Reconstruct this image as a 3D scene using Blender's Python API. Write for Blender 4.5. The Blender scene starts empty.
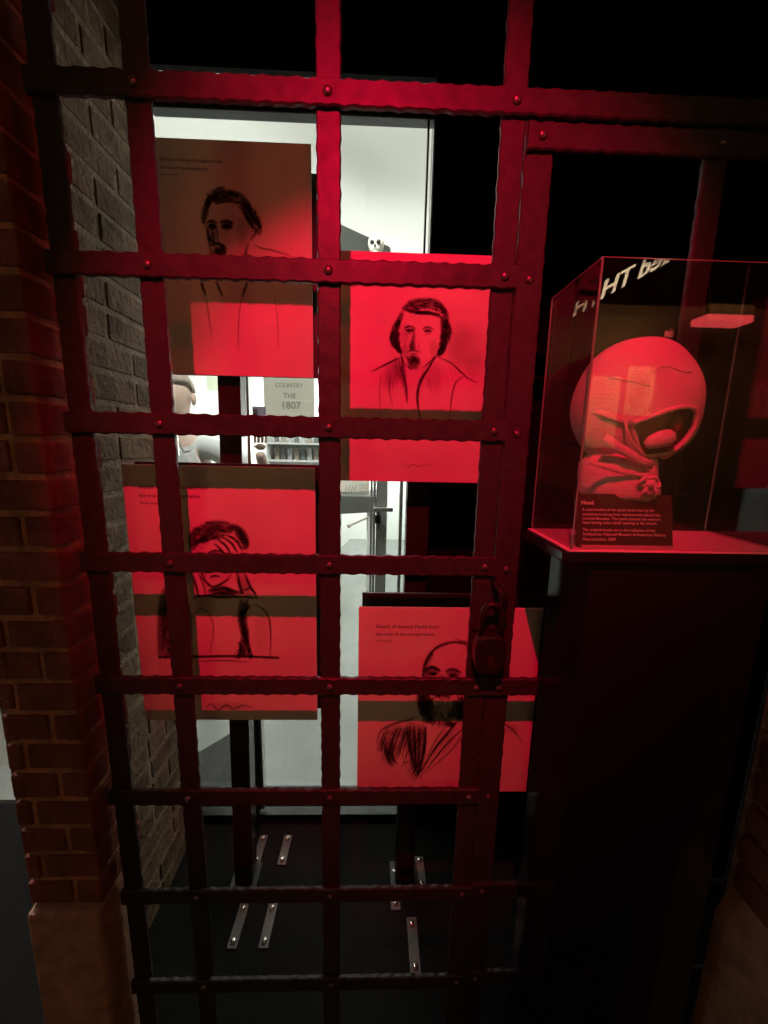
import bpy, bmesh, math, random
from mathutils import Vector, Matrix
from math import sin, cos, pi, radians as R_
random.seed(7)
scene = bpy.context.scene
COL = scene.collection

# ------------------------------------------------------------------ camera
CAM_Z = 1.54
FPX, PITCH, ROLL, YAW = 385.0, 0.17303, 0.02121, 0.02848
cp, sp, cy, sy = cos(PITCH), sin(PITCH), cos(YAW), sin(YAW)
FWD = Vector((sy*cp, cy*cp, -sp))
_r = Vector((cy, -sy, 0)); _u = _r.cross(FWD)
RGT = cos(ROLL)*_r + sin(ROLL)*_u
UPV = -sin(ROLL)*_r + cos(ROLL)*_u
cam_d = bpy.data.cameras.new('camera')
cam_d.sensor_fit = 'HORIZONTAL'; cam_d.sensor_width = 36; cam_d.lens = 36*FPX/768
cam_d.clip_start = 0.02
cam = bpy.data.objects.new('camera', cam_d); COL.objects.link(cam)
m = Matrix.Identity(4)
for i in range(3):
    m[i][0] = RGT[i]; m[i][1] = UPV[i]; m[i][2] = -FWD[i]
m[2][3] = CAM_Z
cam.matrix_world = m
scene.camera = cam

def at(x, y, Y):
    """the point of the place at depth Y that stands at this pixel of the photograph"""
    d = FWD + (x-384)/FPX*RGT - (y-512)/FPX*UPV
    d = d/d.y*Y
    return Vector((d.x, d.y, d.z+CAM_Z))
def onfloor(x, y, z=0.0):
    d = FWD + (x-384)/FPX*RGT - (y-512)/FPX*UPV
    t = (z-CAM_Z)/d.z
    return Vector((d.x*t, d.y*t, z))

# --------------------------------------------------------------- materials
def mat(name, col, rough=.6, metal=0.0, spec=.5, noise=0.0, nscale=20, bump=0.0, bscale=60, emit=None, estr=0, col2=None):
    M = bpy.data.materials.new(name); M.use_nodes = True
    nt = M.node_tree; b = nt.nodes['Principled BSDF']
    b.inputs['Base Color'].default_value = (*col, 1)
    b.inputs['Roughness'].default_value = rough
    b.inputs['Metallic'].default_value = metal
    b.inputs['Specular IOR Level'].default_value = spec
    tc = nt.nodes.new('ShaderNodeTexCoord')
    if noise or col2:
        n = nt.nodes.new('ShaderNodeTexNoise'); n.inputs['Scale'].default_value = nscale; n.inputs['Detail'].default_value = 5
        nt.links.new(tc.outputs['Object'], n.inputs['Vector'])
        mx = nt.nodes.new('ShaderNodeMix'); mx.data_type = 'RGBA'
        c2 = col2 if col2 else tuple(max(0, c*(1-noise)) for c in col)
        rp = nt.nodes.new('ShaderNodeValToRGB'); rp.color_ramp.elements[0].position = .35; rp.color_ramp.elements[1].position = .65
        nt.links.new(n.outputs['Fac'], rp.inputs['Fac'])
        nt.links.new(rp.outputs['Color'], mx.inputs['Factor'])
        mx.inputs['A'].default_value = (*col, 1); mx.inputs['B'].default_value = (*c2, 1)
        nt.links.new(mx.outputs['Result'], b.inputs['Base Color'])
    if bump:
        n2 = nt.nodes.new('ShaderNodeTexNoise'); n2.inputs['Scale'].default_value = bscale; n2.inputs['Detail'].default_value = 6
        nt.links.new(tc.outputs['Object'], n2.inputs['Vector'])
        bp = nt.nodes.new('ShaderNodeBump'); bp.inputs['Strength'].default_value = bump; bp.inputs['Distance'].default_value = .01
        nt.links.new(n2.outputs['Fac'], bp.inputs['Height']); nt.links.new(bp.outputs['Normal'], b.inputs['Normal'])
    if emit:
        b.inputs['Emission Color'].default_value = (*emit, 1); b.inputs['Emission Strength'].default_value = estr
    return M
def glassmat(name, tint=(1, 1, 1), boost=1.0, rough=0.0):
    M = bpy.data.materials.new(name); M.use_nodes = True
    nt = M.node_tree; nt.nodes.clear()
    out = nt.nodes.new('ShaderNodeOutputMaterial'); mx = nt.nodes.new('ShaderNodeMixShader')
    tr = nt.nodes.new('ShaderNodeBsdfTransparent'); tr.inputs['Color'].default_value = (*tint, 1)
    gl = nt.nodes.new('ShaderNodeBsdfGlossy'); gl.inputs['Roughness'].default_value = rough
    fr = nt.nodes.new('ShaderNodeFresnel'); fr.inputs['IOR'].default_value = 1.5
    ml = nt.nodes.new('ShaderNodeMath'); ml.operation = 'MULTIPLY'; ml.inputs[1].default_value = boost; ml.use_clamp = True
    gm = nt.nodes.new('ShaderNodeNewGeometry'); mr = nt.nodes.new('ShaderNodeMapRange')   # both faces of a thin sheet reflect as air to glass
    mr.inputs['To Min'].default_value = 1.5; mr.inputs['To Max'].default_value = 1/1.5
    nt.links.new(gm.outputs['Backfacing'], mr.inputs['Value']); nt.links.new(mr.outputs[0], fr.inputs['IOR'])
    nt.links.new(fr.outputs[0], ml.inputs[0]); nt.links.new(ml.outputs[0], mx.inputs[0])
    nt.links.new(tr.outputs[0], mx.inputs[1]); nt.links.new(gl.outputs[0], mx.inputs[2]); nt.links.new(mx.outputs[0], out.inputs[0])
    return M
def charcoal(name, col, scale):
    """charcoal on paper: coverage carried by each stroke, broken up by the paper grain"""
    M = bpy.data.materials.new(name); M.use_nodes = True
    nt = M.node_tree; nt.nodes.clear()
    out = nt.nodes.new('ShaderNodeOutputMaterial'); mx = nt.nodes.new('ShaderNodeMixShader')
    tr = nt.nodes.new('ShaderNodeBsdfTransparent'); df = nt.nodes.new('ShaderNodeBsdfDiffuse'); df.inputs['Color'].default_value = (*col, 1)
    tc = nt.nodes.new('ShaderNodeTexCoord'); n = nt.nodes.new('ShaderNodeTexNoise')
    n.inputs['Scale'].default_value = scale; n.inputs['Detail'].default_value = 5; n.inputs['Roughness'].default_value = .7
    mr = nt.nodes.new('ShaderNodeMapRange'); mr.inputs['From Min'].default_value = .3; mr.inputs['From Max'].default_value = .7
    mr.inputs['To Min'].default_value = .55; mr.inputs['To Max'].default_value = 1.25
    at_ = nt.nodes.new('ShaderNodeAttribute'); at_.attribute_name = 'cover'
    ml = nt.nodes.new('ShaderNodeMath'); ml.operation = 'MULTIPLY'; ml.use_clamp = True
    nt.links.new(tc.outputs['Object'], n.inputs['Vector']); nt.links.new(n.outputs['Fac'], mr.inputs['Value'])
    nt.links.new(mr.outputs[0], ml.inputs[0]); nt.links.new(at_.outputs['Fac'], ml.inputs[1])
    nt.links.new(ml.outputs[0], mx.inputs[0]); nt.links.new(tr.outputs[0], mx.inputs[1]); nt.links.new(df.outputs[0], mx.inputs[2])
    nt.links.new(mx.outputs[0], out.inputs[0])
    return M
IRON = mat('hammered_iron', (.060, .055, .057), .45, .2, .3, noise=.3, nscale=60, bump=.10, bscale=40)
RIVET = mat('rivet_iron', (.2, .18, .18), .25, .7)
LOCKM = mat('lock_iron', (.045, .036, .036), .28, .6, bump=.25, bscale=70)
BRASS = mat('worn_brass', (.14, .08, .05), .35, .8)
PAPER = mat('sketch_paper', (.80, .76, .66), .7, 0, .2, noise=.1, nscale=9)
BLACKB = mat('black_backing', (.012, .011, .011), .5)
BLACKP = mat('black_paint', (.010, .010, .011), .38)
BLACKG = mat('black_gloss_laminate', (.010, .010, .011), .16)
INK = mat('printed_ink', (.012, .010, .010), .8, 0, .1)
CHAR = charcoal('charcoal', (.016, .012, .011), 260)
BRICK = mat('old_red_brick', (.30, .10, .07), .9, 0, .2, nscale=14, col2=(.16, .058, .045), bump=.8, bscale=70)
BRICK2 = mat('pale_brown_brick', (.20, .122, .070), .85, 0, .2, nscale=12, col2=(.095, .055, .034), bump=.8, bscale=60)
MORTAR = mat('brown_mortar', (.60, .30, .19), .95, 0, .2, noise=.4, nscale=30, bump=.8, bscale=120)
MORTAR2 = mat('pale_mortar', (.30, .215, .14), .9, 0, .3, noise=.35, nscale=30, bump=.8, bscale=120)
STUCCO = mat('brown_stucco', (.60, .33, .22), .9, 0, .2, noise=.35, nscale=25, bump=.6, bscale=160)
CARPET = mat('dark_carpet', (.027, .026, .025), .95, 0, .1, nscale=180, col2=(.014, .014, .014), bump=1, bscale=400)
BLACKW = mat('black_wall_paint', (.006, .005, .005), .9, 0, .08)
BWALL = mat('warm_back_wall', (.33, .2, .12), .8, nscale=3, col2=(.18, .10, .06))
WHITEW = mat('white_wall', (.82, .83, .80), .8)
LCEIL = mat('lobby_ceiling_paint', (.80, .80, .75), .9)
LFLOOR = mat('lobby_floor_tile', (.27, .285, .27), .35, noise=.12, nscale=5)
GREYP = mat('grey_lobby_paint', (.10, .105, .095), .7)
DARKF = mat('dark_entrance_mat', (.045, .047, .044), .9, bump=.6, bscale=200)
ALU = mat('brushed_aluminium', (.62, .62, .60), .3, .9)
ALUD = mat('dark_anodised_frame', (.03, .03, .03), .3, .5)
WINGL = glassmat('window_glass', (.96, .98, .97), 1.0)
CASEGL = glassmat('case_glass', (.975, .98, .975), 1.35)
EDGEGL = mat('polished_glass_edge', (.20, .22, .20), .12, 0, .6)
CANVAS = mat('padded_canvas', (.80, .74, .66), .85, 0, .2, noise=.12, nscale=18, bump=.35, bscale=300)
CANVASD = mat('canvas_cord', (.66, .58, .48), .8, 0, .2)
FORM = mat('head_form_brown', (.22, .16, .09), .4)
STEEL = mat('zinc_steel', (.55, .53, .50), .3, .85)
FOOT = mat('painted_foot_steel', (.13, .12, .11), .5, .2)
BOLTM = mat('bright_bolt', (.8, .78, .72), .2, .9)
CARD = mat('dark_placard', (.055, .028, .022), .5)
WHITEINK = mat('white_print', (.95, .93, .9), .7)

# ------------------------------------------------------------ mesh builder
class MB:
    def __init__(s): s.bm = bmesh.new()
    def box(s, c, d, bev=0.0, rot=None, seg=2):
        r = bmesh.ops.create_cube(s.bm, size=1)
        vs = r['verts']
        M = Matrix.Translation(Vector(c)) @ (rot.to_4x4() if rot else Matrix.Identity(4)) @ Matrix.Diagonal((*d, 1))
        bmesh.ops.transform(s.bm, matrix=M, verts=vs)
        if bev:
            es = list({e for v in vs for e in v.link_edges})
            bmesh.ops.bevel(s.bm, geom=es, offset=bev, segments=seg, affect='EDGES', profile=.5)
        return s
    def span(s, a, b, bev=0.0):
        a = Vector(a); b = Vector(b)
        return s.box((a+b)/2, [abs(q) for q in (b-a)], bev)
    def cyl(s, a, b, r, r2=None, seg=20):
        a = Vector(a); b = Vector(b); d = b-a
        M = Matrix.Translation((a+b)/2) @ d.to_track_quat('Z', 'Y').to_matrix().to_4x4()
        bmesh.ops.create_cone(s.bm, cap_ends=True, segments=seg, radius1=r, radius2=r if r2 is None else r2, depth=d.length, matrix=M)
        return s
    def ball(s, c, rad, seg=24, rings=14):
        if isinstance(rad, (int, float)): rad = (rad,)*3
        bmesh.ops.create_uvsphere(s.bm, u_segments=seg, v_segments=rings, radius=1, matrix=Matrix.Translation(Vector(c)) @ Matrix.Diagonal((*rad, 1)))
        return s
    def dome(s, c, r, axis=(0, -1, 0), h=.7):
        """a rivet or bolt head standing on a surface"""
        q = Vector(axis).to_track_quat('Z', 'Y').to_matrix().to_4x4(); M = Matrix.Translation(Vector(c)) @ q
        rings = [[(r*cos(t)*cos(a), r*cos(t)*sin(a), r*h*sin(t)) for a in [2*pi*i/14 for i in range(14)]] for t in (0, .35, .7, 1.05, 1.35)]
        V = [[s.bm.verts.new(M @ Vector(p)) for p in ring] for ring in rings]
        for i in range(4):
            for j in range(14):
                s.bm.faces.new((V[i][j], V[i][(j+1) % 14], V[i+1][(j+1) % 14], V[i+1][j]))
        s.bm.faces.new(V[-1]); s.bm.faces.new(V[0][::-1])
        return s
    def tube(s, pts, r, seg=12, close=False):
        pts = [Vector(p) for p in pts]; n = len(pts); rings = []
        ref = Vector((0.13, 0.2, 1)).normalized()
        for i, p in enumerate(pts):
            t = ((pts[(i+1) % n] if close or i < n-1 else p) - (pts[i-1] if close or i > 0 else p)).normalized()
            if abs(t.dot(ref)) > .97: ref = Vector((1, .1, 0)).normalized()
            x = t.cross(ref).normalized(); y = t.cross(x); rr = r[i] if isinstance(r, (list, tuple)) else r
            rings.append([s.bm.verts.new(p + rr*(cos(2*pi*k/seg)*x + sin(2*pi*k/seg)*y)) for k in range(seg)])
        for i in range(n if close else n-1):
            A, B = rings[i], rings[(i+1) % n]
            for k in range(seg): s.bm.faces.new((A[k], A[(k+1) % seg], B[(k+1) % seg], B[k]))
        if not close:
            s.bm.faces.new(rings[0][::-1]); s.bm.faces.new(rings[-1])
        return s
    def prism(s, pts, off):
        """flat outline pushed along off"""
        off = Vector(off); A = [s.bm.verts.new(Vector(p)) for p in pts]; B = [s.bm.verts.new(Vector(p)+off) for p in pts]
        n = len(A); s.bm.faces.new(A); s.bm.faces.new(B[::-1])
        for i in range(n): s.bm.faces.new((A[i], B[i], B[(i+1) % n], A[(i+1) % n]))
        return s
    def poly(s, pts):
        vs = [s.bm.verts.new(Vector(p)) for p in pts]
        f = s.bm.faces.new(vs); bmesh.ops.triangulate(s.bm, faces=[f]); return s
    def loft(s, rings, cap=True):
        V = [[s.bm.verts.new(Vector(p)) for p in r] for r in rings]; n = len(V[0])
        for i in range(len(V)-1):
            for k in range(n): s.bm.faces.new((V[i][k], V[i][(k+1) % n], V[i+1][(k+1) % n], V[i+1][k]))
        if cap: s.bm.faces.new(V[0][::-1]); s.bm.faces.new(V[-1])
        return s
    def build(s, name, material, parent=None, smooth=False):
        bmesh.ops.recalc_face_normals(s.bm, faces=s.bm.faces)
        me = bpy.data.meshes.new(name); s.bm.to_mesh(me); s.bm.free()
        o = bpy.data.objects.new(name, me); COL.objects.link(o)
        for mm in (material if isinstance(material, (list, tuple)) else [material]): me.materials.append(mm)
        if smooth:
            for p in me.polygons: p.use_smooth = True
        if parent: attach(o, parent)
        return o
def wloc(o):
    v = Vector(o.location)
    while o.parent: o = o.parent; v += o.location
    return v
def attach(o, parent):
    o.parent = parent; o.location = Vector(o.location) - wloc(parent)
def tag(o, label, cat, group=None):
    o['label'] = label; o['category'] = cat
    if group: o['group'] = group
    return o
def thing(name, loc, label, cat, group=None):
    o = bpy.data.objects.new(name, None); COL.objects.link(o); o.location = loc; o.empty_display_size = .05
    return tag(o, label, cat, group)
def struct(name, mb, material, parent=None):
    o = mb.build(name, material, parent)
    if not parent: o['kind'] = 'structure'
    return o
def text_mesh(lines, origin, xdir, updir, width=None, size=.01, bold=0.0, shear=0.0, align='LEFT', depth=0.0, spacing=1.15):
    """lettering as a mesh; origin = left end of the first baseline"""
    cu = bpy.data.curves.new('lettering', 'FONT'); cu.body = lines; cu.size = 1; cu.space_line = spacing
    cu.align_x = align; cu.shear = shear; cu.offset = bold; cu.extrude = depth; cu.resolution_u = 3
    ob = bpy.data.objects.new('lettering', cu); COL.objects.link(ob)
    dg = bpy.context.evaluated_depsgraph_get(); me = bpy.data.meshes.new_from_object(ob.evaluated_get(dg))
    COL.objects.unlink(ob); bpy.data.objects.remove(ob)
    xs = [v.co.x for v in me.vertices]
    s = width/(max(xs)-min(xs)) if width else size
    X = Vector(xdir).normalized(); U = Vector(updir).normalized(); N = X.cross(U)
    for v in me.vertices:
        v.co = Vector(origin) + X*v.co.x*s + U*v.co.y*s + N*v.co.z*s
    bm = bmesh.new(); bm.from_mesh(me); bpy.data.meshes.remove(me)
    mb = MB(); mb.bm.free(); mb.bm = bm; return mb

# -------------------------------------------------------------- iron grille
GY = .70                       # depth of the grille
def strap(p0, p1, w, y0, y1, seed, amp=None):
    """hammered flat bar from p0 to p1 (x,z) lying between depths y0 (front) and y1"""
    rnd = random.Random(seed); mb = MB()
    (x0, z0), (x1, z1) = p0, p1; L = math.hypot(x1-x0, z1-z0); ux, uz = (x1-x0)/L, (z1-z0)/L; nx, nz = -uz, ux
    amp = amp or (.55 if ux < .5 else 1.0); n = max(2, int(L/.006)); rings = []; ph = [rnd.random()*6 for _ in range(4)]
    wave = lambda t, a: -.0024*amp*abs(sin(t*pi/.027+ph[a]+.6*sin(t*9+ph[a+1])))+.0005*sin(t*140+ph[a+1])
    for i in range(n+1):
        t = L*i/n; h1 = w/2+.0012+wave(t, 0); h2 = w/2+.0012+wave(t, 2); b = .0022
        dent = .0002*sin(t*pi/.021+ph[0])
        prof = [(-h2, y1), (-h2, y0+b), (-h2+b, y0), (0, y0+dent), (h1-b, y0), (h1, y0+b), (h1, y1)]
        rings.append([(x0+ux*t+nx*a, y, z0+uz*t+nz*a) for a, y in prof])
    mb.loft(rings); return mb
ROWS = [2.080, 1.823, 1.568, 1.314, 1.060, .807, .553, .299]
VX = [-.512, -.372, -.080, .212]
grille = thing('cell_grille', (-.15, GY, 0), 'fixed black iron grille of hammered flat bars with round rivets, left of the cell door', 'grille')
for i, x in enumerate(VX):
    strap((x, 0.0), (x, 2.75), .038, GY, GY+.008, 10+i).build('vertical_bar', IRON, grille)
XR = [1.05, .2335, .2335, .2335, .352, .2335, .2335, .2335]
def rivet(bar, x, z, y, r=.0078):
    MB().dome((x, y, z), r).build('rivet', RIVET, bar, smooth=True)
ROWS = [CAM_Z+(z-CAM_Z)*(.987 if i < 5 else .995) for i, z in enumerate(ROWS)]; ROWS[0] -= .003
for i, z in enumerate(ROWS):
    b = strap((-.534, z), (XR[i], z), .0375, GY-.0085, GY-.0005, 30+i).build('horizontal_bar', IRON, grille)
    for x in VX[1:]: rivet(b, x, z, GY-.0085)
    if i == 4: rivet(b, .2565, z, GY-.0085)
b = strap((-.534, .045), (.236, .045), .05, GY-.0085, GY-.0005, 50).build('bottom_rail', IRON, grille)
for x in VX[1:]: rivet(b, x, .045, GY-.0085)
# the door beside it
door = thing('cell_door', (.6, GY, 0), 'black iron cell door of riveted flat bars behind the display case, shut with a padlock', 'door')
DX = [.2565, .548, .84, 1.03]
st = strap((DX[0], 0.03), (DX[0], 2.052), .046, GY, GY+.008, 60).build('stile', IRON, door)
for z in (1.823, 1.568, 1.314, 1.060, .807, .553, .299): 
    if z != 1.060: rivet(st, DX[0], z-.004, GY)
for k, x in enumerate(DX[1:3]): strap((x, .03), (x, 2.052), .038, GY, GY+.008, 61+k).build('vertical_bar', IRON, door)
strap((DX[3], .03), (DX[3], 2.052), .044, GY, GY+.008, 65).build('stile', IRON, door)
for k, z in enumerate((2.031, .553, .299, .055)):
    b = strap((.2345, CAM_Z+(z-CAM_Z)*.987), (1.052, CAM_Z+(z-CAM_Z)*.987), .039, GY-.0085, GY-.0005, 70+k).build('rail', IRON, door)
    for x in DX: rivet(b, x, CAM_Z+(z-CAM_Z)*.987, GY-.0085)
# padlock
pl = at(489, 653, .664)
lock = thing('padlock', pl, 'dark iron padlock with a thick ring shackle hanging where grille and cell door meet', 'padlock')
mb = MB(); outline = []
for k in range(40):
    a = 2*pi*k/40; ex = .030*(abs(cos(a))**.55)*(1 if cos(a) >= 0 else -1); ez = .041*(abs(sin(a))**.7)*(1 if sin(a) >= 0 else -1)
    outline.append((ex*(1-.12*(ez < 0)*abs(ez)/.036), ez))
mb.loft([[(pl.x+x*s, pl.y+y, pl.z+z*s) for x, z in outline] for s, y in ((.86, -.013), (.96, -.0105), (1, -.006), (1, .008), (.93, .012))])
lb = mb.build('body', LOCKM, lock, smooth=False)
pts = [(pl.x-.019+0*k, pl.y, pl.z+.030+.026*k/5) for k in range(5)]
pts = [(pl.x-.018, pl.y, pl.z+.028), (pl.x-.018, pl.y, pl.z+.06)] + [(pl.x+.001-.019*cos(pi*k/12), pl.y-.002, pl.z+.074+.024*sin(pi*k/12)) for k in range(13)] + [(pl.x+.02, pl.y, pl.z+.06), (pl.x+.02, pl.y, pl.z+.028)]
MB().tube(pts, .0058, 14).build('shackle', LOCKM, lock, smooth=True)
MB().prism([(pl.x+.0075*cos(2*pi*k/20), pl.y-.0132, pl.z-.011+.0125*sin(2*pi*k/20)) for k in range(20)], (0, -.002, 0)).build('keyhole_cover', BRASS, lock)
# staple on the door that carries the padlock
sc_ = at(494, 596, .672)
MB().tube([(sc_.x+.004, GY+.002, sc_.z+.018), (sc_.x+.004, sc_.y-.006, sc_.z+.02), (sc_.x+.014, sc_.y-.014, sc_.z+.008), (sc_.x+.018, sc_.y-.014, sc_.z-.012), (sc_.x+.014, sc_.y-.006, sc_.z-.03), (sc_.x+.012, GY+.002, sc_.z-.03)], .0055, 12).build('staple', LOCKM, grille, smooth=True)
MB().box((.222, GY-.0025, sc_.z-.03), (.05, .0045, .1), .0015).build('hasp_plate', IRON, grille)

# --------------------------------------------------------------- room shell
def brickface(name, origin, du, dv, nrm, U, V, ln, ch, bm_, mm_, mort=.010, out=.006, seed=1, start=0.0):
    """courses of separate worn bricks standing out of a mortar bed; one wall"""
    rnd = random.Random(seed); o = Vector(origin); du = Vector(du); dv = Vector(dv); nrm = Vector(nrm)
    mb = MB(); v = 0; row = 0
    M = Matrix((du, dv, nrm)).transposed()
    while v < V-.02:
        u = -ln*(.5 if row % 2 else 0)-start
        h = min(ch-mort, V-v)
        while u < U:
            l = ln*(rnd.choice((1, 1, 1, .52)))
            a, b = max(u, 0)+mort/2, min(u+l, U)-mort/2
            if u <= 0: a = -out
            if u+l >= U: b = U+out
            if b-a > .012:
                p = out*rnd.uniform(.55, 1.25)
                c = o+du*(a+b)/2+dv*(v+h/2+rnd.uniform(-.0012, .0012))+nrm*(p/2-.01)
                mb.box(c, (b-a, h*rnd.uniform(.94, 1.0), .02+p), .0035, M @ Matrix.Rotation(rnd.uniform(-.012, .012), 3, 'Z'), 2)
            u += l
        v += ch; row += 1
    return mb
# floor and ceiling of the dark room
struct('floor', MB().span((-2.4, -2.5, -.1), (3.8, 1.36, 0)), CARPET)
struct('floor_corridor', MB().span((-2.4, 1.36, -.1), (-1.15, 2.0, 0)), CARPET)
struct('ceiling', MB().span((-2.4, -2.5, 2.75), (3.8, 1.352, 2.85)), BLACKW)
# pier on the left: brick over a stucco plinth
PX1, PY0, PY1 = -.545, .655, .78
PX0 = at(20, 800, PY0).x
PZ = at(85, 914, PY0-.02).z
pier = struct('wall_left', MB().span((PX0, PY0, 0), (PX1, PY1, 2.75)), MORTAR)
brickface('face', (PX0, PY0, PZ+.004), (1, 0, 0), (0, 0, 1), (0, -1, 0), PX1-PX0, 2.75-PZ, .112, .0625, BRICK, MORTAR, seed=4, start=.03).build('brick_courses', BRICK, pier)
brickface('side', (PX1, PY0, PZ+.004), (0, 1, 0), (0, 0, 1), (1, 0, 0), PY1-PY0, 2.75-PZ, .112, .0625, BRICK, MORTAR, seed=5, start=.05).build('brick_courses', BRICK, pier)
brickface('side', (PX0, PY1, PZ+.004), (0, -1, 0), (0, 0, 1), (-1, 0, 0), PY1-PY0, 2.75-PZ, .112, .0625, BRICK, MORTAR, seed=6).build('brick_courses', BRICK, pier)
struct('trim_1', MB().span((PX0-.006, PY0-.022, 0), (PX1+.006, PY1, PZ), .008), STUCCO)
# brick side wall inside the cell
WX, WY = -.695, 1.35
sw = struct('wall_cell', MB().span((WX-.12, PY1+.002, 0), (WX+.0005, WY+.02, 2.75)), MORTAR2)
brickface('inner', (WX, PY1+.01, 0), (0, 1, 0), (0, 0, 1), (1, 0, 0), WY-PY1-.012, 2.74, .19, .078, BRICK2, MORTAR2, mort=.014, seed=9, out=.0045).build('brick_courses', BRICK2, sw)
# pier on the right, near the viewer
RX, RY = .665, .55
rz = .765
rp = struct('wall_right', MB().span((RX+.004, RY-.12, 0), (1.2, RY+.02, 2.75)), MORTAR)
brickface('rface', (RX, RY-.002, rz), (0, -1, 0), (0, 0, 1), (-1, 0, 0), .12, 2.75-rz, .112, .0625, BRICK, MORTAR, seed=14).build('brick_courses', BRICK, rp)
mb = MB(); mb.prism([(RX-.02, RY+.01, 0), (RX-.02, RY+.01, rz-.06), (RX+.004, RY+.01, rz), (RX+.10, RY+.01, rz), (RX+.10, RY+.01, 0)], (0, -.14, 0))
struct('trim_2', mb, STUCCO)
# rest of the dark room
struct('wall_side', MB().span((3.7, -2.5, 0), (3.8, 1.4, 2.75)), BLACKW)
back = struct('wall_back', MB().span((-2.4, -2.5, 0), (3.8, -2.4, 2.75)), BWALL)
struct('wall_far_left', MB().span((-2.4, -2.4, 0), (-2.3, 2.0, 2.75)), WHITEW)
struct('wall_corridor', MB().span((-2.3, 1.62, 0), (-1.25, 1.72, 2.75)), WHITEW)
struct('wall_return', MB().span((-1.25, WY, 0), (-1.15, 1.80, 3.3)), WHITEW)
struct('wall_beside', MB().span((-1.15, WY, 0), (WX-.122, WY+.08, 3.3)), BLACKW)
# window wall: black wall beside and above the big pane
WRX = .158; WTZ = 2.522
struct('wall_window', MB().span((WRX+.012, WY, 0), (3.7, WY+.08, 2.66)), BLACKW)
struct('wall_over', MB().span((-1.15, WY+.03, 2.645), (2.6, WY+.05, 3.4)), BLACKW)
win = struct('window_1', MB().span((WX+.012, WY+.028, .024), (WRX+.011, WY+.034, WTZ)), WINGL)
mx_ = at(255, 760, WY).x
fr = MB()
fr.span((WX, WY+.01, WTZ), (WRX+.012, WY+.05, 2.612), .003)
fr.span((WX, WY+.01, 0), (WRX+.03, WY+.05, .024), .002)
fr.span((WX, WY+.012, .100), (WRX, WY+.048, .128), .002)
fr.build('window_frame', ALUD, win)
MB().span((WRX+.0105, WY+.026, 0), (WRX+.0125, WY+.052, 2.61), .0003).build('window_jamb', ALU, win)
MB().span((WRX-.009, WY+.018, .05), (WRX-.003, WY+.036, WTZ), .001).build('gasket', ALUD, win)
MB().span((WX, WY+.028, 2.612), (WRX, WY+.034, 2.648)).build('slot_pane', WINGL, win)
MB().span((WX, WY+.004, .130), (WRX, WY+.02, .139), .001).build('sill_bead', ALU, win)
mu = MB().span((mx_-.030, WY+.012, .024), (mx_+.004, WY+.05, 1.95), .003).build('mullion', mat('mullion_grey', (.16, .165, .17), .35, .5), win)
MB().span((mx_+.006, WY+.008, .05), (mx_+.013, WY+.05, 1.95), .001).build('gasket', BLACKP, win)
MB().span((mx_+.014, WY+.012, .05), (mx_+.026, WY+.05, 1.95), .002).build('mullion', ALU, win)

# ------------------------------------------------------------------- lobby
LZ = .02
struct('floor_lobby', MB().span((-3.2, WY+.09, LZ-.1), (2.6, 6.2, LZ)), LFLOOR)
struct('ceiling_lobby', MB().span((-3.2, WY+.08, 3.3), (2.6, 6.2, 3.4)), LCEIL)
struct('wall_lobby_far', MB().span((-3.2, 6.1, LZ), (2.6, 6.2, 3.3)), WHITEW)
struct('wall_lobby_left', MB().span((-3.2, 1.73, LZ), (-3.1, 6.1, 3.3)), WHITEW)
struct('wall_lobby_right', MB().span((2.5, WY+.08, LZ), (2.6, 6.1, 3.3)), WHITEW)
struct('wall_lobby_front', MB().span((-3.1, 1.73, LZ), (-1.252, 1.80, 3.3)), WHITEW)
a = onfloor(352, 537, LZ); b = onfloor(341, 548, LZ)
mb = MB(); d = (b-a).normalized()*(-1)
far = a - d*1.35
pn = Vector((d.y, -d.x, 0))*.08
mb.prism([a, a+pn*-1, far-pn, far], (0, 0, 2.2))
struct('wall_lobby_spur', mb, WHITEW)
# bulkhead under the ceiling
A = at(342, 225, 2.9); B = at(390, 247, 3.19); dd = (B-A); A2 = A-dd*1.0
mb = MB(); hgt = .30
mb.prism([A2, B, B+Vector((.05, .35, 0)), A2+Vector((-.05, .35, 0))], (0, 0, -hgt))
struct('trim_3', mb, GREYP)
# dark entrance mat inside the pane
mb = MB(); p1 = onfloor(185, 762, LZ); p2 = onfloor(243, 727, LZ)
mb.prism([(p1.x, p1.y, LZ), (p2.x, p2.y, LZ), (mx_+.0, WY+.10, LZ), (WX-.2, WY+.10, LZ)], (0, 0, .008))
tag(mb.build('entrance_mat', DARKF), 'dark rubber entrance mat on the lobby floor at the foot of the window', 'mat')
# skull ornament
skc = at(376, 246.5, 2.2)
sk = thing('skull_ornament', skc, 'small pale skull ornament hanging before the grey lobby bulkhead', 'ornament')
BONE = mat('bone', (.62, .60, .52), .6)
mb = MB(); mb.ball(skc+Vector((0, 0, .012)), (.042, .045, .045)); mb.ball(skc+Vector((-.004, -.02, -.02)), (.028, .026, .022)); mb.build('cranium', BONE, sk, True)
mb = MB(); mb.ball(skc+Vector((-.02, -.042, .002)), (.0115, .008, .0105), 12, 8); mb.ball(skc+Vector((.012, -.044, .004)), (.0115, .008, .0105), 12, 8); mb.ball(skc+Vector((-.005, -.046, -.017)), (.006, .006, .008), 10, 6); mb.build('eye_socket', BLACKP, sk, True)
MB().ball(skc+Vector((-.004, -.03, -.046)), (.022, .018, .009)).build('jaw', BONE, sk, True)
MB().cyl(skc+Vector((0, .03, .02)), (skc.x, skc.y+.21, skc.z+.02), .003).build('hanger', STEEL, sk)
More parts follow.
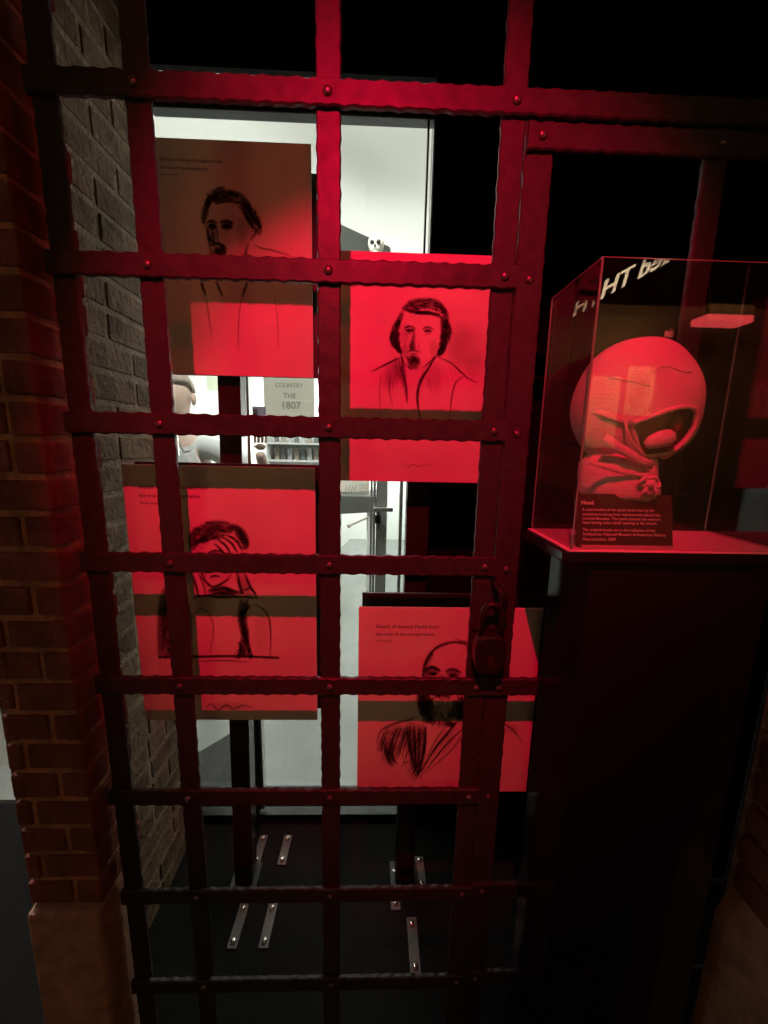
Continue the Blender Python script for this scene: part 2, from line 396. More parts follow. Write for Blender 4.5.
# sign with dark capitals
SGY = 3.3
p0 = at(263, 377, SGY); p1 = at(314, 417, SGY)
sgn = thing('lobby_sign', (p0.x+.2, SGY, p1.z), 'beige lobby sign with three lines of dark capitals, seen between the two left sketches', 'sign')
MB().span((p0.x, SGY, p1.z-.25), (p1.x, SGY+.03, p0.z+.2), .004).build('panel', mat('beige_panel', (.36, .34, .28), .7), sgn)
SIGNINK = mat('sign_letters', (.16, .15, .13), .7)
for txt, yy, xa, xb in (('COUNTRY', 387, 275, 303), ('THE', 398, 283, 296), ('1807', 408.5, 281, 299)):
    q = at(xa, yy, SGY-.002); q2 = at(xb, yy, SGY-.002)
    text_mesh(txt, (q.x, q.y, q.z), (1, 0, 0), (0, 0, 1), width=q2.x-q.x, bold=.01, depth=.02).build('lettering', SIGNINK, sgn)
MB().span((p0.x+.02, SGY+.005, LZ), (p0.x+.05, SGY+.028, p1.z-.25)).build('leg', ALU, sgn); MB().span((p1.x-.05, SGY+.005, LZ), (p1.x-.02, SGY+.028, p1.z-.25)).build('leg', ALU, sgn)
# pale notice on the white wall
q = at(207, 377, 4.6); q2 = at(218, 391, 4.6)
ntw = 6.095/4.6
n1, n2 = at(207, 377, 6.098), at(218, 391, 6.098)
tag(MB().span((n1.x, 6.09, n2.z), (n2.x, 6.1, n1.z), .001).build('wall_notice', mat('pale_green_notice', (.55, .58, .45), .8)), 'pale green notice on the white lobby wall beside the head of the man', 'notice')
# rack of booklets
RKY = 2.9
r0 = at(270, 436, RKY); r1 = at(318, 470, RKY)
rk = thing('booklet_rack', ((r0.x+r1.x)/2, RKY, LZ), 'white lobby rack with rows of small grey booklets below the beige sign', 'rack')
RW = mat('white_rack', (.75, .76, .74), .6)
zs = [r0.z-.045-.125*k for k in range(3)]
for z in zs: MB().span((r0.x, RKY-.08, z-.012), (r1.x+.03, RKY+.08, z)).build('shelf', RW, rk)
MB().span((r0.x, RKY+.08, LZ), (r1.x+.03, RKY+.09, r0.z+.04)).build('back_panel', RW, rk)
for x in (r0.x-.012, r1.x+.03): MB().span((x, RKY-.08, LZ), (x+.012, RKY+.09, r0.z+.04)).build('side_panel', RW, rk)
bk0 = None
bcols = [mat('booklet_grey', (.16, .17, .17), .7), mat('booklet_tan', (.35, .30, .24), .7), mat('booklet_pale', (.45, .46, .46), .7)]
for r in range(2):
    for k in range(7):
        x = r0.x+.03+k*(r1.x-r0.x-.01)/7; z = zs[r]
        if bk0 is None or k < 3 and r == 0:
            bk0 = MB().span((0, -.02, 0), (.032, .0, .085), .001).build('booklet', bcols[k % 3]); o = bk0; protos = (protos if r or k else []) + [o]
        else:
            o = protos[(k*2+r) % 3].copy(); COL.objects.link(o)
        o.location = (x, RKY+.02, z+.0005)
        tag(o, ('small booklet on the upper shelf of the white lobby rack', 'small booklet on the middle shelf of the white lobby rack')[r], 'booklet', ('booklets on the upper shelf of the rack', 'booklets on the middle shelf of the rack')[r])
# right part of the lobby: print, shelf, handrail, glazed door
PRY = 3.6
q0 = at(330, 470, PRY); q1 = at(369, 495, PRY)
pr = thing('framed_print', ((q0.x+q1.x)/2, PRY, q1.z), 'pale framed print with slanted strokes above the grey wall desk in the lobby', 'picture')
MB().span((q0.x, PRY, q1.z), (q1.x, PRY+.02, q0.z), .003).build('frame', mat('pale_wood_frame', (.62, .55, .42), .6), pr)
MB().span((q0.x+.02, PRY-.003, q1.z+.02), (q1.x-.02, PRY+.001, q0.z-.02)).build('print', mat('cream_print', (.74, .72, .64), .8), pr)
mb = MB()
for k in range(4):
    c = at(346+k*3, 489, PRY-.006); mb.box(c, (.008, .003, .06), rot=Matrix.Rotation(.35, 3, 'Y'))
for k in range(3):
    c = at(363, 485+k*3, PRY-.006); mb.box(c, (.07, .003, .006))
mb.build('print_marks', mat('print_marks_grey', (.4, .38, .33), .8), pr)
q0 = at(330, 496, 3.3); q1 = at(378, 512, 3.3)
dk = thing('wall_desk', ((q0.x+q1.x)/2, 3.35, LZ), 'dark grey lobby desk below the pale framed print', 'desk')
MB().prism([(q0.x, 3.3, q1.z-.03), (q0.x, 3.3, q0.z), (q1.x, 3.3, q0.z), (q1.x, 3.3, q1.z)], (0, .5, 0)).build('counter_front', GREYP, dk)
MB().span((q1.x-.1, 3.45, LZ), (q1.x-.04, 3.52, q1.z+.01)).build('leg', WHITEW, dk)
MB().span((q0.x+.02, 3.45, LZ), (q0.x+.08, 3.52, q1.z)).build('leg', WHITEW, dk)
h0, h1 = at(349, 526, 3.0), at(369, 517, 3.0)
hr = thing('handrail', h0, 'thin pale handrail with a round end beside the lobby desk', 'handrail')
MB().cyl(h0, h1, .008).build('rail', mat('pale_rail', (.5, .44, .34), .5), hr)
MB().ball(h0, .016).build('end_knob', mat('rail_knob', (.45, .4, .32), .5), hr, True)
MB().cyl((h1.x, h1.y, LZ), h1, .006).build('rail_post', WHITEW, hr)
DY = 2.15
def bx(xa, xb, za, zb, y0, y1, mm, name, par, bev=.002):
    return MB().span((xa, y0, za), (xb, y1, zb), bev).build(name, mm, par)
dl, dr2 = at(369.5, 560, DY), at(386, 560, DY); dr3 = at(398, 560, DY); dr4 = at(413, 560, DY)
STILE = mat('satin_stile', (.30, .30, .28), .45, .3)
dor = struct('door_1', MB().span((dr2.x, DY+.018, LZ+.02), (dr4.x, DY+.024, 2.2)), WINGL)
bx(dl.x, dl.x+.012, LZ, 2.25, DY-.01, DY+.05, ALU, 'door_frame', dor)
bx(dl.x+.016, dl.x+.03, LZ, 2.25, DY-.01, DY+.05, ALU, 'door_frame', dor)
bx(dl.x+.034, dr2.x, LZ+.01, 2.22, DY, DY+.045, STILE, 'door_stile', dor)
bx(dr3.x, dr3.x+.018, LZ, 2.22, DY, DY+.045, ALU, 'door_stile', dor); bx(dr4.x-.03, dr4.x, LZ, 2.25, DY, DY+.05, ALU, 'door_frame', dor)
hc = at(377, 510, DY-.03)
mb = MB(); e1, e2 = at(373, 509.5, DY-.04), at(393, 509.5, DY-.04); mb.box((e1+e2)/2, (e2.x-e1.x, .018, .024), .006)
mb.cyl(hc, (hc.x, DY+.0, hc.z), .012); mb.build('door_handle', STEEL, dor)
lk = at(378, 519, DY); MB().box((lk.x, DY-.006, lk.z), (.03, .012, .05), .003).build('door_lock', ALUD, dor)

# the man in the lobby -------------------------------------------------------
SKIN = mat('skin', (.50, .36, .29), .6); SHIRT = mat('pale_shirt', (.50, .51, .50), .85, noise=.1, nscale=8); TROU = mat('grey_trousers', (.08, .085, .10), .85)
HAIR = mat('short_grey_hair', (.30, .24, .20), .8); SHOE = mat('black_shoes', (.02, .02, .02), .5)
MY = 2.10
hd = at(177, 397, MY)                       # middle of the head
man = thing('person', (hd.x, MY, LZ), 'man in a pale shirt holding up a phone in the lobby behind the window', 'person')
def skin(name, nodes, edges, material, parent, sub=2, root=0):
    me = bpy.data.meshes.new(name); me.from_pydata([n[0] for n in nodes], edges, [])
    o = bpy.data.objects.new(name, me); COL.objects.link(o); me.materials.append(material)
    md = o.modifiers.new('skin', 'SKIN'); md.use_smooth_shade = True
    for i, n in enumerate(nodes):
        v = me.skin_vertices[0].data[i]; r = n[1]; v.radius = (r, r) if isinstance(r, (int, float)) else r
    me.skin_vertices[0].data[root].use_root = True
    s = o.modifiers.new('sub', 'SUBSURF'); s.levels = sub; s.render_levels = sub
    dg = bpy.context.evaluated_depsgraph_get(); m2 = bpy.data.meshes.new_from_object(o.evaluated_get(dg))
    o.modifiers.clear(); o.data = m2; bpy.data.meshes.remove(me); m2.name = name
    attach(o, parent); return o
hx, hz = hd.x, hd.z
shz = hz-.235
hand = at(260, 441, MY-.12); elb = Vector((hand.x+.03, MY-.02, hand.z-.24)); shl = Vector((hx+.185, MY, shz-.03))
# body: torso, neck, head and limbs in one surface
N = [((hx, MY, LZ+.92), (.15, .10)), ((hx, MY, LZ+1.10), (.145, .095)), ((hx, MY, LZ+1.32), (.165, .10)), ((hx, MY+.01, shz), (.10, .08)), ((hx, MY, hz-.15), .056), ((hx, MY-.01, hz-.10), .058),
     ((hx, MY-.012, hz-.055), (.066, .078)), ((hx, MY, hz+.03), (.078, .096)), ((hx, MY+.005, hz+.085), (.062, .075)),
     (tuple(shl), .055), (tuple(elb), .040), (tuple(hand-Vector((0, 0, .085))), .027), (tuple(hand-Vector((0, 0, .05))), .030),
     ((hx-.185, MY, shz-.03), .055), ((hx-.23, MY+.02, shz-.31), .040), ((hx-.20, MY-.10, shz-.54), .027), ((hx-.195, MY-.12, shz-.60), .030),
     ((hx+.09, MY, LZ+.86), .085), ((hx+.10, MY-.01, LZ+.48), .058), ((hx+.10, MY+.01, LZ+.07), .040),
     ((hx-.09, MY, LZ+.86), .085), ((hx-.10, MY-.01, LZ+.48), .058), ((hx-.10, MY+.01, LZ+.07), .040)]
E = [(0, 1), (1, 2), (2, 3), (3, 4), (4, 5), (5, 6), (6, 7), (7, 8), (3, 9), (9, 10), (10, 11), (11, 12), (3, 13), (13, 14), (14, 15), (15, 16), (0, 17), (17, 18), (18, 19), (0, 20), (20, 21), (21, 22)]
body = skin('body', N, E, SKIN, man)
mb = MB()
mb.ball((hx-.055, MY-.088, hz-.02), (.013, .020, .022), 12, 8); mb.build('nose', SKIN, man, True)
for s_ in (-1, 1): MB().ball((hx+s_*.083, MY+.005, hz-.01), (.011, .020, .032), 12, 8).build('ear', SKIN, man, True)
for s_ in (-.072, -.012): MB().ball((hx+s_, MY-.083, hz+.012), (.012, .006, .006), 10, 6).build('eye', INK, man, True)
MB().ball((hx-.045, MY-.085, hz-.062), (.022, .006, .005), 10, 6).build('mouth', mat('lips', (.35, .17, .14), .6), man, True)
mb = MB(); rings = []
for i in range(9):
    t = i/8*pi*.52; rings.append([(hx+.0795*sin(t)*cos(2*pi*k/24), MY+.012+.0985*sin(t)*sin(2*pi*k/24), hz+.035+.092*cos(t)+(.035*(sin(2*pi*k/24) < -.2))*sin(t)) for k in range(24)])
rings[0] = [(hx+.004*cos(2*pi*k/24), MY+.012+.004*sin(2*pi*k/24), hz+.127) for k in range(24)]
mb.loft(rings); mb.build('hair', HAIR, man, True)
# five fingers and a thumb hold the phone
fin = [(-.027, .070), (-.009, .082), (.009, .080), (.026, .066)]
for k, (dx, ln) in enumerate(fin):
    b0 = hand+Vector((dx, .004, -.012)); 
    skin('finger', [(tuple(b0), .009), (tuple(b0+Vector((dx*.1, .008, ln*.5))), .0082), (tuple(b0+Vector((dx*.1, -.006, ln*.85))), .0076), (tuple(b0+Vector((dx*.1, -.022, ln))), .0068)], [(0, 1), (1, 2), (2, 3)], SKIN, man, 1)
skin('thumb', [(tuple(hand+Vector((-.028, -.006, -.035))), .011), (tuple(hand+Vector((-.042, -.026, .0))), .0095), (tuple(hand+Vector((-.03, -.034, .03))), .008)], [(0, 1), (1, 2)], SKIN, man, 1)
skin('palm', [(tuple(hand+Vector((0, .004, -.05))), (.030, .016)), (tuple(hand+Vector((0, .004, -.008))), (.036, .014))], [(0, 1)], SKIN, man, 1)
for k, (dx, ln) in enumerate(fin):
    b0 = Vector((hx-.195+dx, MY-.125, shz-.64)); skin('finger', [(tuple(b0), .009), (tuple(b0+Vector((0, -.006, -ln*.5))), .008), (tuple(b0+Vector((0, -.02, -ln*.95))), .007)], [(0, 1), (1, 2)], SKIN, man, 1)
skin('thumb', [((hx-.165, MY-.125, shz-.62), .010), ((hx-.15, MY-.145, shz-.66), .009), ((hx-.152, MY-.155, shz-.69), .0075)], [(0, 1), (1, 2)], SKIN, man, 1)
SN = [((hx, MY, LZ+.88), (.165, .115)), ((hx, MY, LZ+1.10), (.16, .112)), ((hx, MY, LZ+1.32), (.182, .118)), ((hx, MY+.01, shz+.012), (.108, .088)), ((hx, MY+.002, shz+.05), (.07, .068)),
      (tuple(shl), .062), (tuple(elb), .050), (tuple(hand-Vector((0, 0, .10))), .042), ((hx-.185, MY, shz-.03), .072), ((hx-.23, MY+.02, shz-.31), .056), ((hx-.203, MY-.09, shz-.52), .042)]
skin('shirt', SN, [(0, 1), (1, 2), (2, 3), (3, 4), (3, 5), (5, 6), (6, 7), (3, 8), (8, 9), (9, 10)], SHIRT, man)
TN = [((hx, MY, LZ+.95), (.16, .112)), ((hx+.09, MY, LZ+.84), .098), ((hx+.10, MY-.01, LZ+.48), .075), ((hx+.10, MY+.01, LZ+.06), .062), ((hx-.09, MY, LZ+.84), .098), ((hx-.10, MY-.01, LZ+.48), .075), ((hx-.10, MY+.01, LZ+.06), .062)]
skin('trousers', TN, [(0, 1), (1, 2), (2, 3), (0, 4), (4, 5), (5, 6)], TROU, man)
for s_ in (-.1, .1):
    mb = MB(); mb.loft([[(hx+s_+w*cos(2*pi*k/16), MY-.04+.135*sin(2*pi*k/16)*f, LZ+z) for k in range(16)] for w, f, z in ((.044, 1, 0), (.047, 1.02, .02), (.043, .92, .05), (.03, .5, .085))]); mb.build('shoe', SHOE, man, True)
bc = at(193, 459, MY-.135)
MB().box(bc, (.05, .004, .075), .002, Matrix.Rotation(-.5, 3, 'Y')).build('name_badge', mat('white_badge', (.85, .85, .83), .5), man)
MB().tube([(bc.x-.01, bc.y+.004, bc.z+.04), at(184, 452, MY-.128), at(178, 440, MY-.11), (hx-.03, MY-.085, shz+.03)], .005, 8).build('lanyard', mat('grey_lanyard', (.2, .2, .2), .7), man, True)
ph0 = at(259, 421, MY-.152)
ph = thing('phone', (ph0.x, ph0.y, ph0.z), 'mauve grey phone held upright in the raised hand of the man', 'phone')
MB().box(ph0, (.07, .009, .14), .004).build('case_back', mat('mauve_phone', (.20, .17, .21), .4), ph)
MB().box(ph0+Vector((-.018, -.006, .045)), (.026, .004, .026), .002).build('camera_bump', mat('phone_lens', (.05, .05, .06), .2), ph)

# ----------------------------------------------------------- sketch panels
Y1, Y2, Y3, Y4 = 1.080, 1.015, .800, .768
PTH = .006
class Sketch:
    def __init__(s, name, label, Y, corners, plate_off, ext=(0, 0)):
        (x0, z1), (x1, z0) = corners
        s.Y = Y; s.th = thing(name, ((x0+x1)/2, Y, z0), label, 'sketch panel', 'sketch panels of the conspirators')
        s.board = MB().span((x0, Y, z0), (x1, Y+PTH, z1), .0008).build('board', PAPER, s.th)
        px_, pz_ = .008, .0
        MB().span((x0+.006, Y+plate_off, z0+.004), (x1+ext[0], Y+plate_off+.008, z1+ext[1]), .001).build('backing_plate', BLACKB, s.th)
        for fx in (.2, .8):
            for fz in (.15, .85):
                c = (x0+(x1-x0)*fx, Y+PTH, z0+(z1-z0)*fz); MB().cyl(c, (c[0], Y+plate_off, c[2]), .008, seg=14).build('spacer', BLACKB, s.th)
        s.n = 0; s.d = MB(); s.lay = s.d.bm.verts.layers.float.new('cover'); s.mats = [CHAR]
    def V(s, p, c):
        v = s.d.bm.verts.new(at(p[0], p[1], s.Y-.0004-.000004*s.n)); v[s.lay] = c; return v
    def stroke(s, pts, w=1.0, c=.85, taper=True):
        """a line of charcoal, dense in the middle and soft at its edges"""
        s.n += 1
        if c == 1: c = .45                       # light pencil
        elif c == 0: c = .9
        elif c == 2: c = .2
        P = [Vector((p[0], p[1], 0)) for p in pts]
        if len(P) > 2:
            out = []
            for i in range(len(P)-1):
                a, b, q, d = P[max(0, i-1)], P[i], P[i+1], P[min(len(P)-1, i+2)]
                for j in range(5):
                    t = j/5; out.append(.5*((2*b)+(q-a)*t+(2*a-5*b+4*q-d)*t*t+(3*b-a-3*q+d)*t**3))
            out.append(P[-1]); P = out
        rows = []
        for i, p in enumerate(P):
            t = (P[min(i+1, len(P)-1)]-P[max(i-1, 0)])
            if t.length < 1e-6: t = Vector((1, 0, 0))
            t.normalize(); nn = Vector((-t.y, t.x, 0)); f = i/(len(P)-1)
            k = (.4+.6*sin(pi*min(1, max(0, .1+f*.8)))) if taper else 1; ww = w*.85*k
            rows.append([s.V(p+nn*ww, 0), s.V(p+nn*ww*.4, c*k), s.V(p-nn*ww*.4, c*k), s.V(p-nn*ww, 0)])
        for i in range(len(P)-1):
            for j in range(3): s.d.bm.faces.new((rows[i][j], rows[i][j+1], rows[i+1][j+1], rows[i+1][j]))
    def fill(s, pts, c=1, soft=.62):
        """a rubbed area that fades out at its border"""
        s.n += 1
        c = {0: .85, 1: .55, 2: .22}.get(c, c)
        cx = sum(p[0] for p in pts)/len(pts); cy_ = sum(p[1] for p in pts)/len(pts); n = len(pts)
        o = [s.V(p, 0) for p in pts]; i_ = [s.V((cx+(p[0]-cx)*soft, cy_+(p[1]-cy_)*soft), c) for p in pts]; m_ = s.V((cx, cy_), c)
        for k in range(n):
            s.d.bm.faces.new((o[k], o[(k+1) % n], i_[(k+1) % n], i_[k])); s.d.bm.faces.new((i_[k], i_[(k+1) % n], m_))
    def blob(s, x, y, rx, ry, c=.6, a=0.0, soft=.45):
        s.fill([(x+rx*cos(t)*cos(a)-ry*sin(t)*sin(a), y+rx*cos(t)*sin(a)+ry*sin(t)*cos(a)) for t in [2*pi*k/16 for k in range(16)]], c, soft)
    def hatch(s, poly, ang, gap, w=.6, mi=.6, jit=1.0, seed=1):
        rnd = random.Random(seed); c, sn = cos(ang), sin(ang)
        q = [(x*c+y*sn, -x*sn+y*c) for x, y in poly]; lo = min(b for a, b in q); hi = max(b for a, b in q); v = lo+gap*.5
        while v < hi:
            xs = []
            for i in range(len(q)):
                (a, b), (a2, b2) = q[i], q[(i+1) % len(q)]
                if (b-v)*(b2-v) < 0: xs.append(a+(a2-a)*(v-b)/(b2-b))
            xs.sort()
            for i in range(0, len(xs)-1, 2):
                u0, u1 = xs[i]+rnd.uniform(-jit, jit), xs[i+1]+rnd.uniform(-jit, jit)
                if u1-u0 > 1.0:
                    um = (u0+u1)/2; vm = v+rnd.uniform(-.5, .5)*jit
                    s.stroke([(u0*c-v*sn, u0*sn+v*c), (um*c-vm*sn, um*sn+vm*c), (u1*c-v*sn, u1*sn+v*c)], w*rnd.uniform(.6, 1.3), mi*rnd.uniform(.7, 1.2))
            v += gap*rnd.uniform(.7, 1.3)
    def hairy(s, poly, n, ln, ang, w=1.0, seed=2, spread=.5):
        """short curling strokes scattered over an outline"""
        rnd = random.Random(seed); xs = [p[0] for p in poly]; ys = [p[1] for p in poly]; c = 0; tries = 0
        while c < n and tries < n*40:
            tries += 1; x, y = rnd.uniform(min(xs), max(xs)), rnd.uniform(min(ys), max(ys))
            ins = False
            for i in range(len(poly)):
                (a, b), (a2, b2) = poly[i], poly[i-1]
                if (b > y) != (b2 > y) and x < (a2-a)*(y-b)/(b2-b)+a: ins = not ins
            if not ins: continue
            c += 1; t = ang(x, y) if callable(ang) else ang; t += rnd.uniform(-spread, spread); l = ln*rnd.uniform(.6, 1.3); k = rnd.uniform(-.4, .4)
            s.stroke([(x-cos(t)*l/2, y-sin(t)*l/2), (x-sin(t)*k*l*.4, y+cos(t)*k*l*.4), (x+cos(t)*l/2, y+sin(t)*l/2)], w*rnd.uniform(.5, 1.2), rnd.uniform(.4, .8))
    def caption(s, lines):
        for txt, xa, xb, y, bold in lines:
            a, b = at(xa, y, s.Y-.0007), at(xb, y, s.Y-.0007)
            text_mesh(txt, (a.x, s.Y-.0007, a.z), (1, 0, 0), (0, 0, 1), width=b.x-a.x, bold=bold).build('caption', INK, s.board)
    def flush(s, name):
        s.d.build(name, s.mats, s.board); s.d = MB(); s.lay = s.d.bm.verts.layers.float.new('cover')
    def done(s, name='portrait_drawing'): s.d.build(name, s.mats, s.board)
def cv(o, sc):
    return lambda *pts: [(o[0]+x/sc, o[1]+y/sc) for x, y in pts]

def corners(Y, l, r, ly, ry, t, b, tx, bx_):
    return ((at(l, ly, Y).x, at(tx, t, Y).z), (at(r, ry, Y).x, at(bx_, b, Y).z))
# upper left: young man in three-quarter view
S1 = Sketch('sketch_panel', 'dim upper left portrait panel, young man with goatee looking left, half in shadow', Y1, corners(Y1, 158, 312, 260, 260, 140.5, 376, 235, 240), .030, (.009, -.045))
c = cv((150, 140), 4.518); D = S1.stroke; F_ = S1.fill
hair = c((232, 375), (248, 300), (255, 240), (300, 206), (370, 222), (430, 258), (470, 320), (508, 375), (497, 435), (470, 405), (440, 370), (420, 330), (395, 288), (330, 283), (285, 300), (268, 340), (258, 392))
for a in (((240, 378), (250, 315), (272, 255), 8, .75), ((258, 300), (285, 245), (340, 220), 9, .8), ((280, 270), (345, 243), (400, 258), 9, .8), ((290, 285), (345, 270), (398, 284), 6, .75), ((350, 228), (420, 262), (455, 320), 7, .6), ((402, 272), (438, 322), (470, 388), 8, .75), ((430, 285), (475, 345), (502, 400), 7, .75), ((455, 330), (490, 385), (492, 432), 6, .65), ((418, 318), (450, 370), (482, 420), 5, .6)):
    D(c(*a[:3]), a[3]*.7, a[4])
S1.hairy(hair, 70, 8, lambda x, y: -.4+(x-225)*.06, .9, 3)
S1.blob(*c((345, 385))[0], 26, 30, .16); S1.blob(*c((285, 430))[0], 8, 14, .25); S1.blob(*c((430, 400))[0], 9, 22, .25, .2)
for a in (((258, 372), (280, 366), (302, 376), 2.6, .9), ((316, 374), (345, 366), (376, 378), 2.8, .9), ((262, 390), (282, 386), (302, 396), 2.6, .85), ((322, 392), (348, 386), (372, 394), 2.6, .85)): D(c(*a[:3]), a[3], a[4])
S1.blob(*c((282, 392))[0], 5.5, 4.5, .8); S1.blob(*c((347, 390))[0], 7, 4.5, .8)
D(c((262, 395), (264, 430), (276, 455), (296, 462)), 1.8, .7); D(c((300, 400), (306, 440), (310, 462)), 1.4, .4); S1.blob(*c((282, 440))[0], 4, 8, .55)
D(c((275, 478), (300, 468), (322, 474), (345, 492)), 3.0, .9); S1.blob(*c((310, 505))[0], 8, 7, .85); S1.hairy(c((280, 480), (330, 476), (352, 515), (335, 575), (300, 560)), 25, 6, 1.4, 1.1, 5)
D(c((256, 388), (258, 420), (268, 470), (285, 540), (330, 596)), 1.3, .7); D(c((330, 596), (390, 590), (430, 530), (448, 460)), 1.2, .6)
D(c((455, 395), (478, 398), (474, 430), (450, 455)), 1.4, .8); D(c((462, 405), (466, 425), (455, 440)), 1.0, .6)
D(c((440, 470), (420, 540), (396, 610)), 1.6, .6); D(c((470, 470), (500, 488), (570, 502), (660, 535)), 1.4, .6); D(c((240, 560), (180, 585), (120, 640)), 1.3, .5)
D(c((230, 635), (240, 670), (253, 705)), 2.6, .8); D(c((298, 635), (312, 670), (328, 706)), 2.2, .75); D(c((442, 632), (430, 670), (416, 710)), 2.4, .75)
D(c((253, 705), (264, 790), (282, 900)), 1.1, .45); D(c((416, 710), (402, 800), (398, 950)), 1.1, .45); D(c((560, 700), (575, 800), (580, 950)), 1.0, .35)
S1.caption([("Sketch of Michael O'Laughlen from", 160, 222, 160.5, 0), ('the trial of the conspirators', 160, 208, 168.5, 0), ('Pencil on paper', 160, 178, 175, 0)])
S1.done()
# upper middle: long haired man, frontal
S2 = Sketch('sketch_panel', 'brightly red lit upper portrait panel of a long haired man facing forward', Y2, corners(Y2, 327, 488, 380, 380, 253, 482, 420, 420), .030, (0, -.02))
c = cv((340, 280), 4.8); D = S2.stroke
for a in (((300, 150), (340, 108), (400, 90), 7, .55), ((318, 140), (370, 112), (440, 104), 8, .5), ((330, 150), (400, 125), (470, 135), 7, .6), ((315, 145), (370, 156), (440, 160), 5, .85), ((360, 158), (430, 158), (492, 180), 5, .85), ((400, 90), (470, 108), (508, 160), 7, .6), ((450, 110), (500, 150), (514, 200), 8, .75), ((300, 155), (282, 200), (276, 245), 7, .75), ((285, 190), (262, 230), (246, 280), 7, .7), ((272, 240), (254, 280), (262, 325), 9, .85), ((282, 250), (270, 300), (292, 350), 8, .85), ((262, 310), (280, 335), (298, 352), 5, .75), ((492, 180), (500, 230), (494, 290), 9, .85), ((508, 190), (522, 245), (508, 310), 8, .85), ((490, 260), (496, 310), (474, 360), 9, .9), ((505, 310), (490, 340), (466, 368), 7, .8)):
    D(c(*a[:3]), a[3]*.62, a[4])
S2.hairy(c((270, 190), (292, 190), (278, 250), (296, 352), (255, 325), (238, 280)), 40, 6, 1.5, .8, 6); S2.hairy(c((490, 170), (514, 180), (524, 260), (506, 335), (466, 368), (488, 250)), 40, 6, 1.5, .8, 7); S2.hairy(c((300, 150), (340, 100), (400, 84), (470, 105), (508, 160), (500, 182), (430, 155), (315, 142)), 40, 8, .2, .8, 5, .3)
D(c((308, 232), (335, 222), (364, 236)), 2.0, .75); D(c((394, 236), (420, 226), (452, 238)), 1.9, .7)
S2.blob(*c((337, 243))[0], 5.2, 2.6, .75); S2.blob(*c((421, 246))[0], 4.8, 2.3, .65); D(c((316, 242), (338, 237), (360, 246)), 1.2, .8); D(c((402, 246), (422, 240), (440, 249)), 1.2, .75); D(c((320, 256), (340, 258), (356, 252)), .9, .35); D(c((406, 258), (424, 260), (438, 255)), .9, .3)
S2.blob(*c((312, 260))[0], 5, 14, .22); S2.blob(*c((352, 285))[0], 3.2, 9, .38, .1); S2.blob(*c((346, 318))[0], 4.5, 6, .6); D(c((358, 252), (348, 290), (338, 318), (346, 330), (366, 328)), 1.3, .5); D(c((376, 300), (380, 320), (372, 330)), 1.0, .4)
D(c((322, 348), (345, 336), (362, 340), (392, 346)), 2.0, .6); D(c((335, 356), (355, 354), (374, 354)), 1.2, .5); S2.blob(*c((352, 380))[0], 8, 6, .6); S2.blob(*c((355, 398))[0], 8.5, 8, .55); S2.hairy(c((318, 372), (375, 360), (392, 385), (380, 425), (330, 425)), 22, 5, 1.3, .9, 8); S2.blob(*c((310, 345))[0], 5, 10, .28)
S2.blob(*c((450, 330))[0], 5, 12, .2)
D(c((288, 350), (300, 385), (320, 420)), 1.3, .6); D(c((395, 420), (430, 395), (458, 362)), 1.3, .6)
D(c((290, 372), (240, 395), (195, 418), (152, 440)), 1.8, .75); D(c((296, 370), (302, 430), (318, 520), (322, 590)), 2.0, .8); D(c((284, 380), (296, 460), (314, 560)), 1.1, .5); D(c((306, 400), (316, 440), (322, 470)), 1.0, .4)
D(c((462, 362), (420, 430), (388, 480), (372, 545), (374, 600), (386, 665)), 2.3, .85); D(c((446, 390), (410, 450), (385, 510)), 1.0, .45)
D(c((470, 370), (530, 396), (575, 436), (612, 470), (655, 492)), 1.5, .6); D(c((200, 440), (190, 530), (196, 660)), 1.0, .4); D(c((238, 470), (238, 540), (254, 600)), 1.1, .5); D(c((594, 462), (556, 492), (536, 560), (528, 660)), 1.4, .6); D(c((430, 470), (442, 565)), .8, .3); D(c((474, 455), (470, 560)), .8, .3)
S2.blob(*c((255, 450))[0], 11, 20, .25, .4); S2.blob(*c((282, 430))[0], 5, 18, .25, -.3); S2.blob(*c((440, 450))[0], 14, 18, .13)
S2.hatch(c((215, 425), (285, 385), (305, 480), (255, 570), (215, 500)), 1.35, 2.6, .5, .35, seed=9); S2.hatch(c((470, 390), (560, 440), (540, 540), (440, 560), (405, 480)), 1.4, 3.2, .5, .28, seed=10)
S2.blob(*c((610, 330))[0], 24, 32, .16, .3); S2.blob(*c((570, 300))[0], 16, 24, .1); S2.blob(*c((650, 420))[0], 14, 18, .12)
S2.flush('portrait_drawing')
D([(400, 466), (404, 464), (408, 467), (413, 464.5), (419, 466.5), (425, 464), (431, 466)], .8, .55)
S2.done('signature')
# lower left: seated man leaning on his hand
S3 = Sketch('sketch_panel', 'lower left portrait panel of a seated man resting his head on his hand', Y3, corners(Y3, 133, 316, 590, 590, 466, 720, 220, 220), .034, (.006, .004))
c = cv((110, 450), 3.339); D = S3.stroke
for a in (((278, 335), (276, 290), (300, 258), 9, .85), ((290, 275), (340, 250), (400, 248), 9, .7), ((300, 290), (350, 268), (410, 272), 8, .8), ((285, 305), (330, 292), (380, 288), 7, .8), ((400, 250), (440, 275), (460, 320), 8, .75), ((420, 275), (445, 300), (455, 332), 8, .8), ((390, 262), (420, 262), (445, 285), 6, .5), ((283, 320), (296, 305), (330, 300), 6, .8)):
    D(c(*a[:3]), a[3]*.75, a[4])
S3.hairy(c((272, 335), (274, 265), (310, 243), (385, 238), (425, 262), (456, 295), (462, 330), (440, 332), (420, 302), (380, 288), (322, 300), (296, 335)), 45, 8, .2, .8, 11, .35)
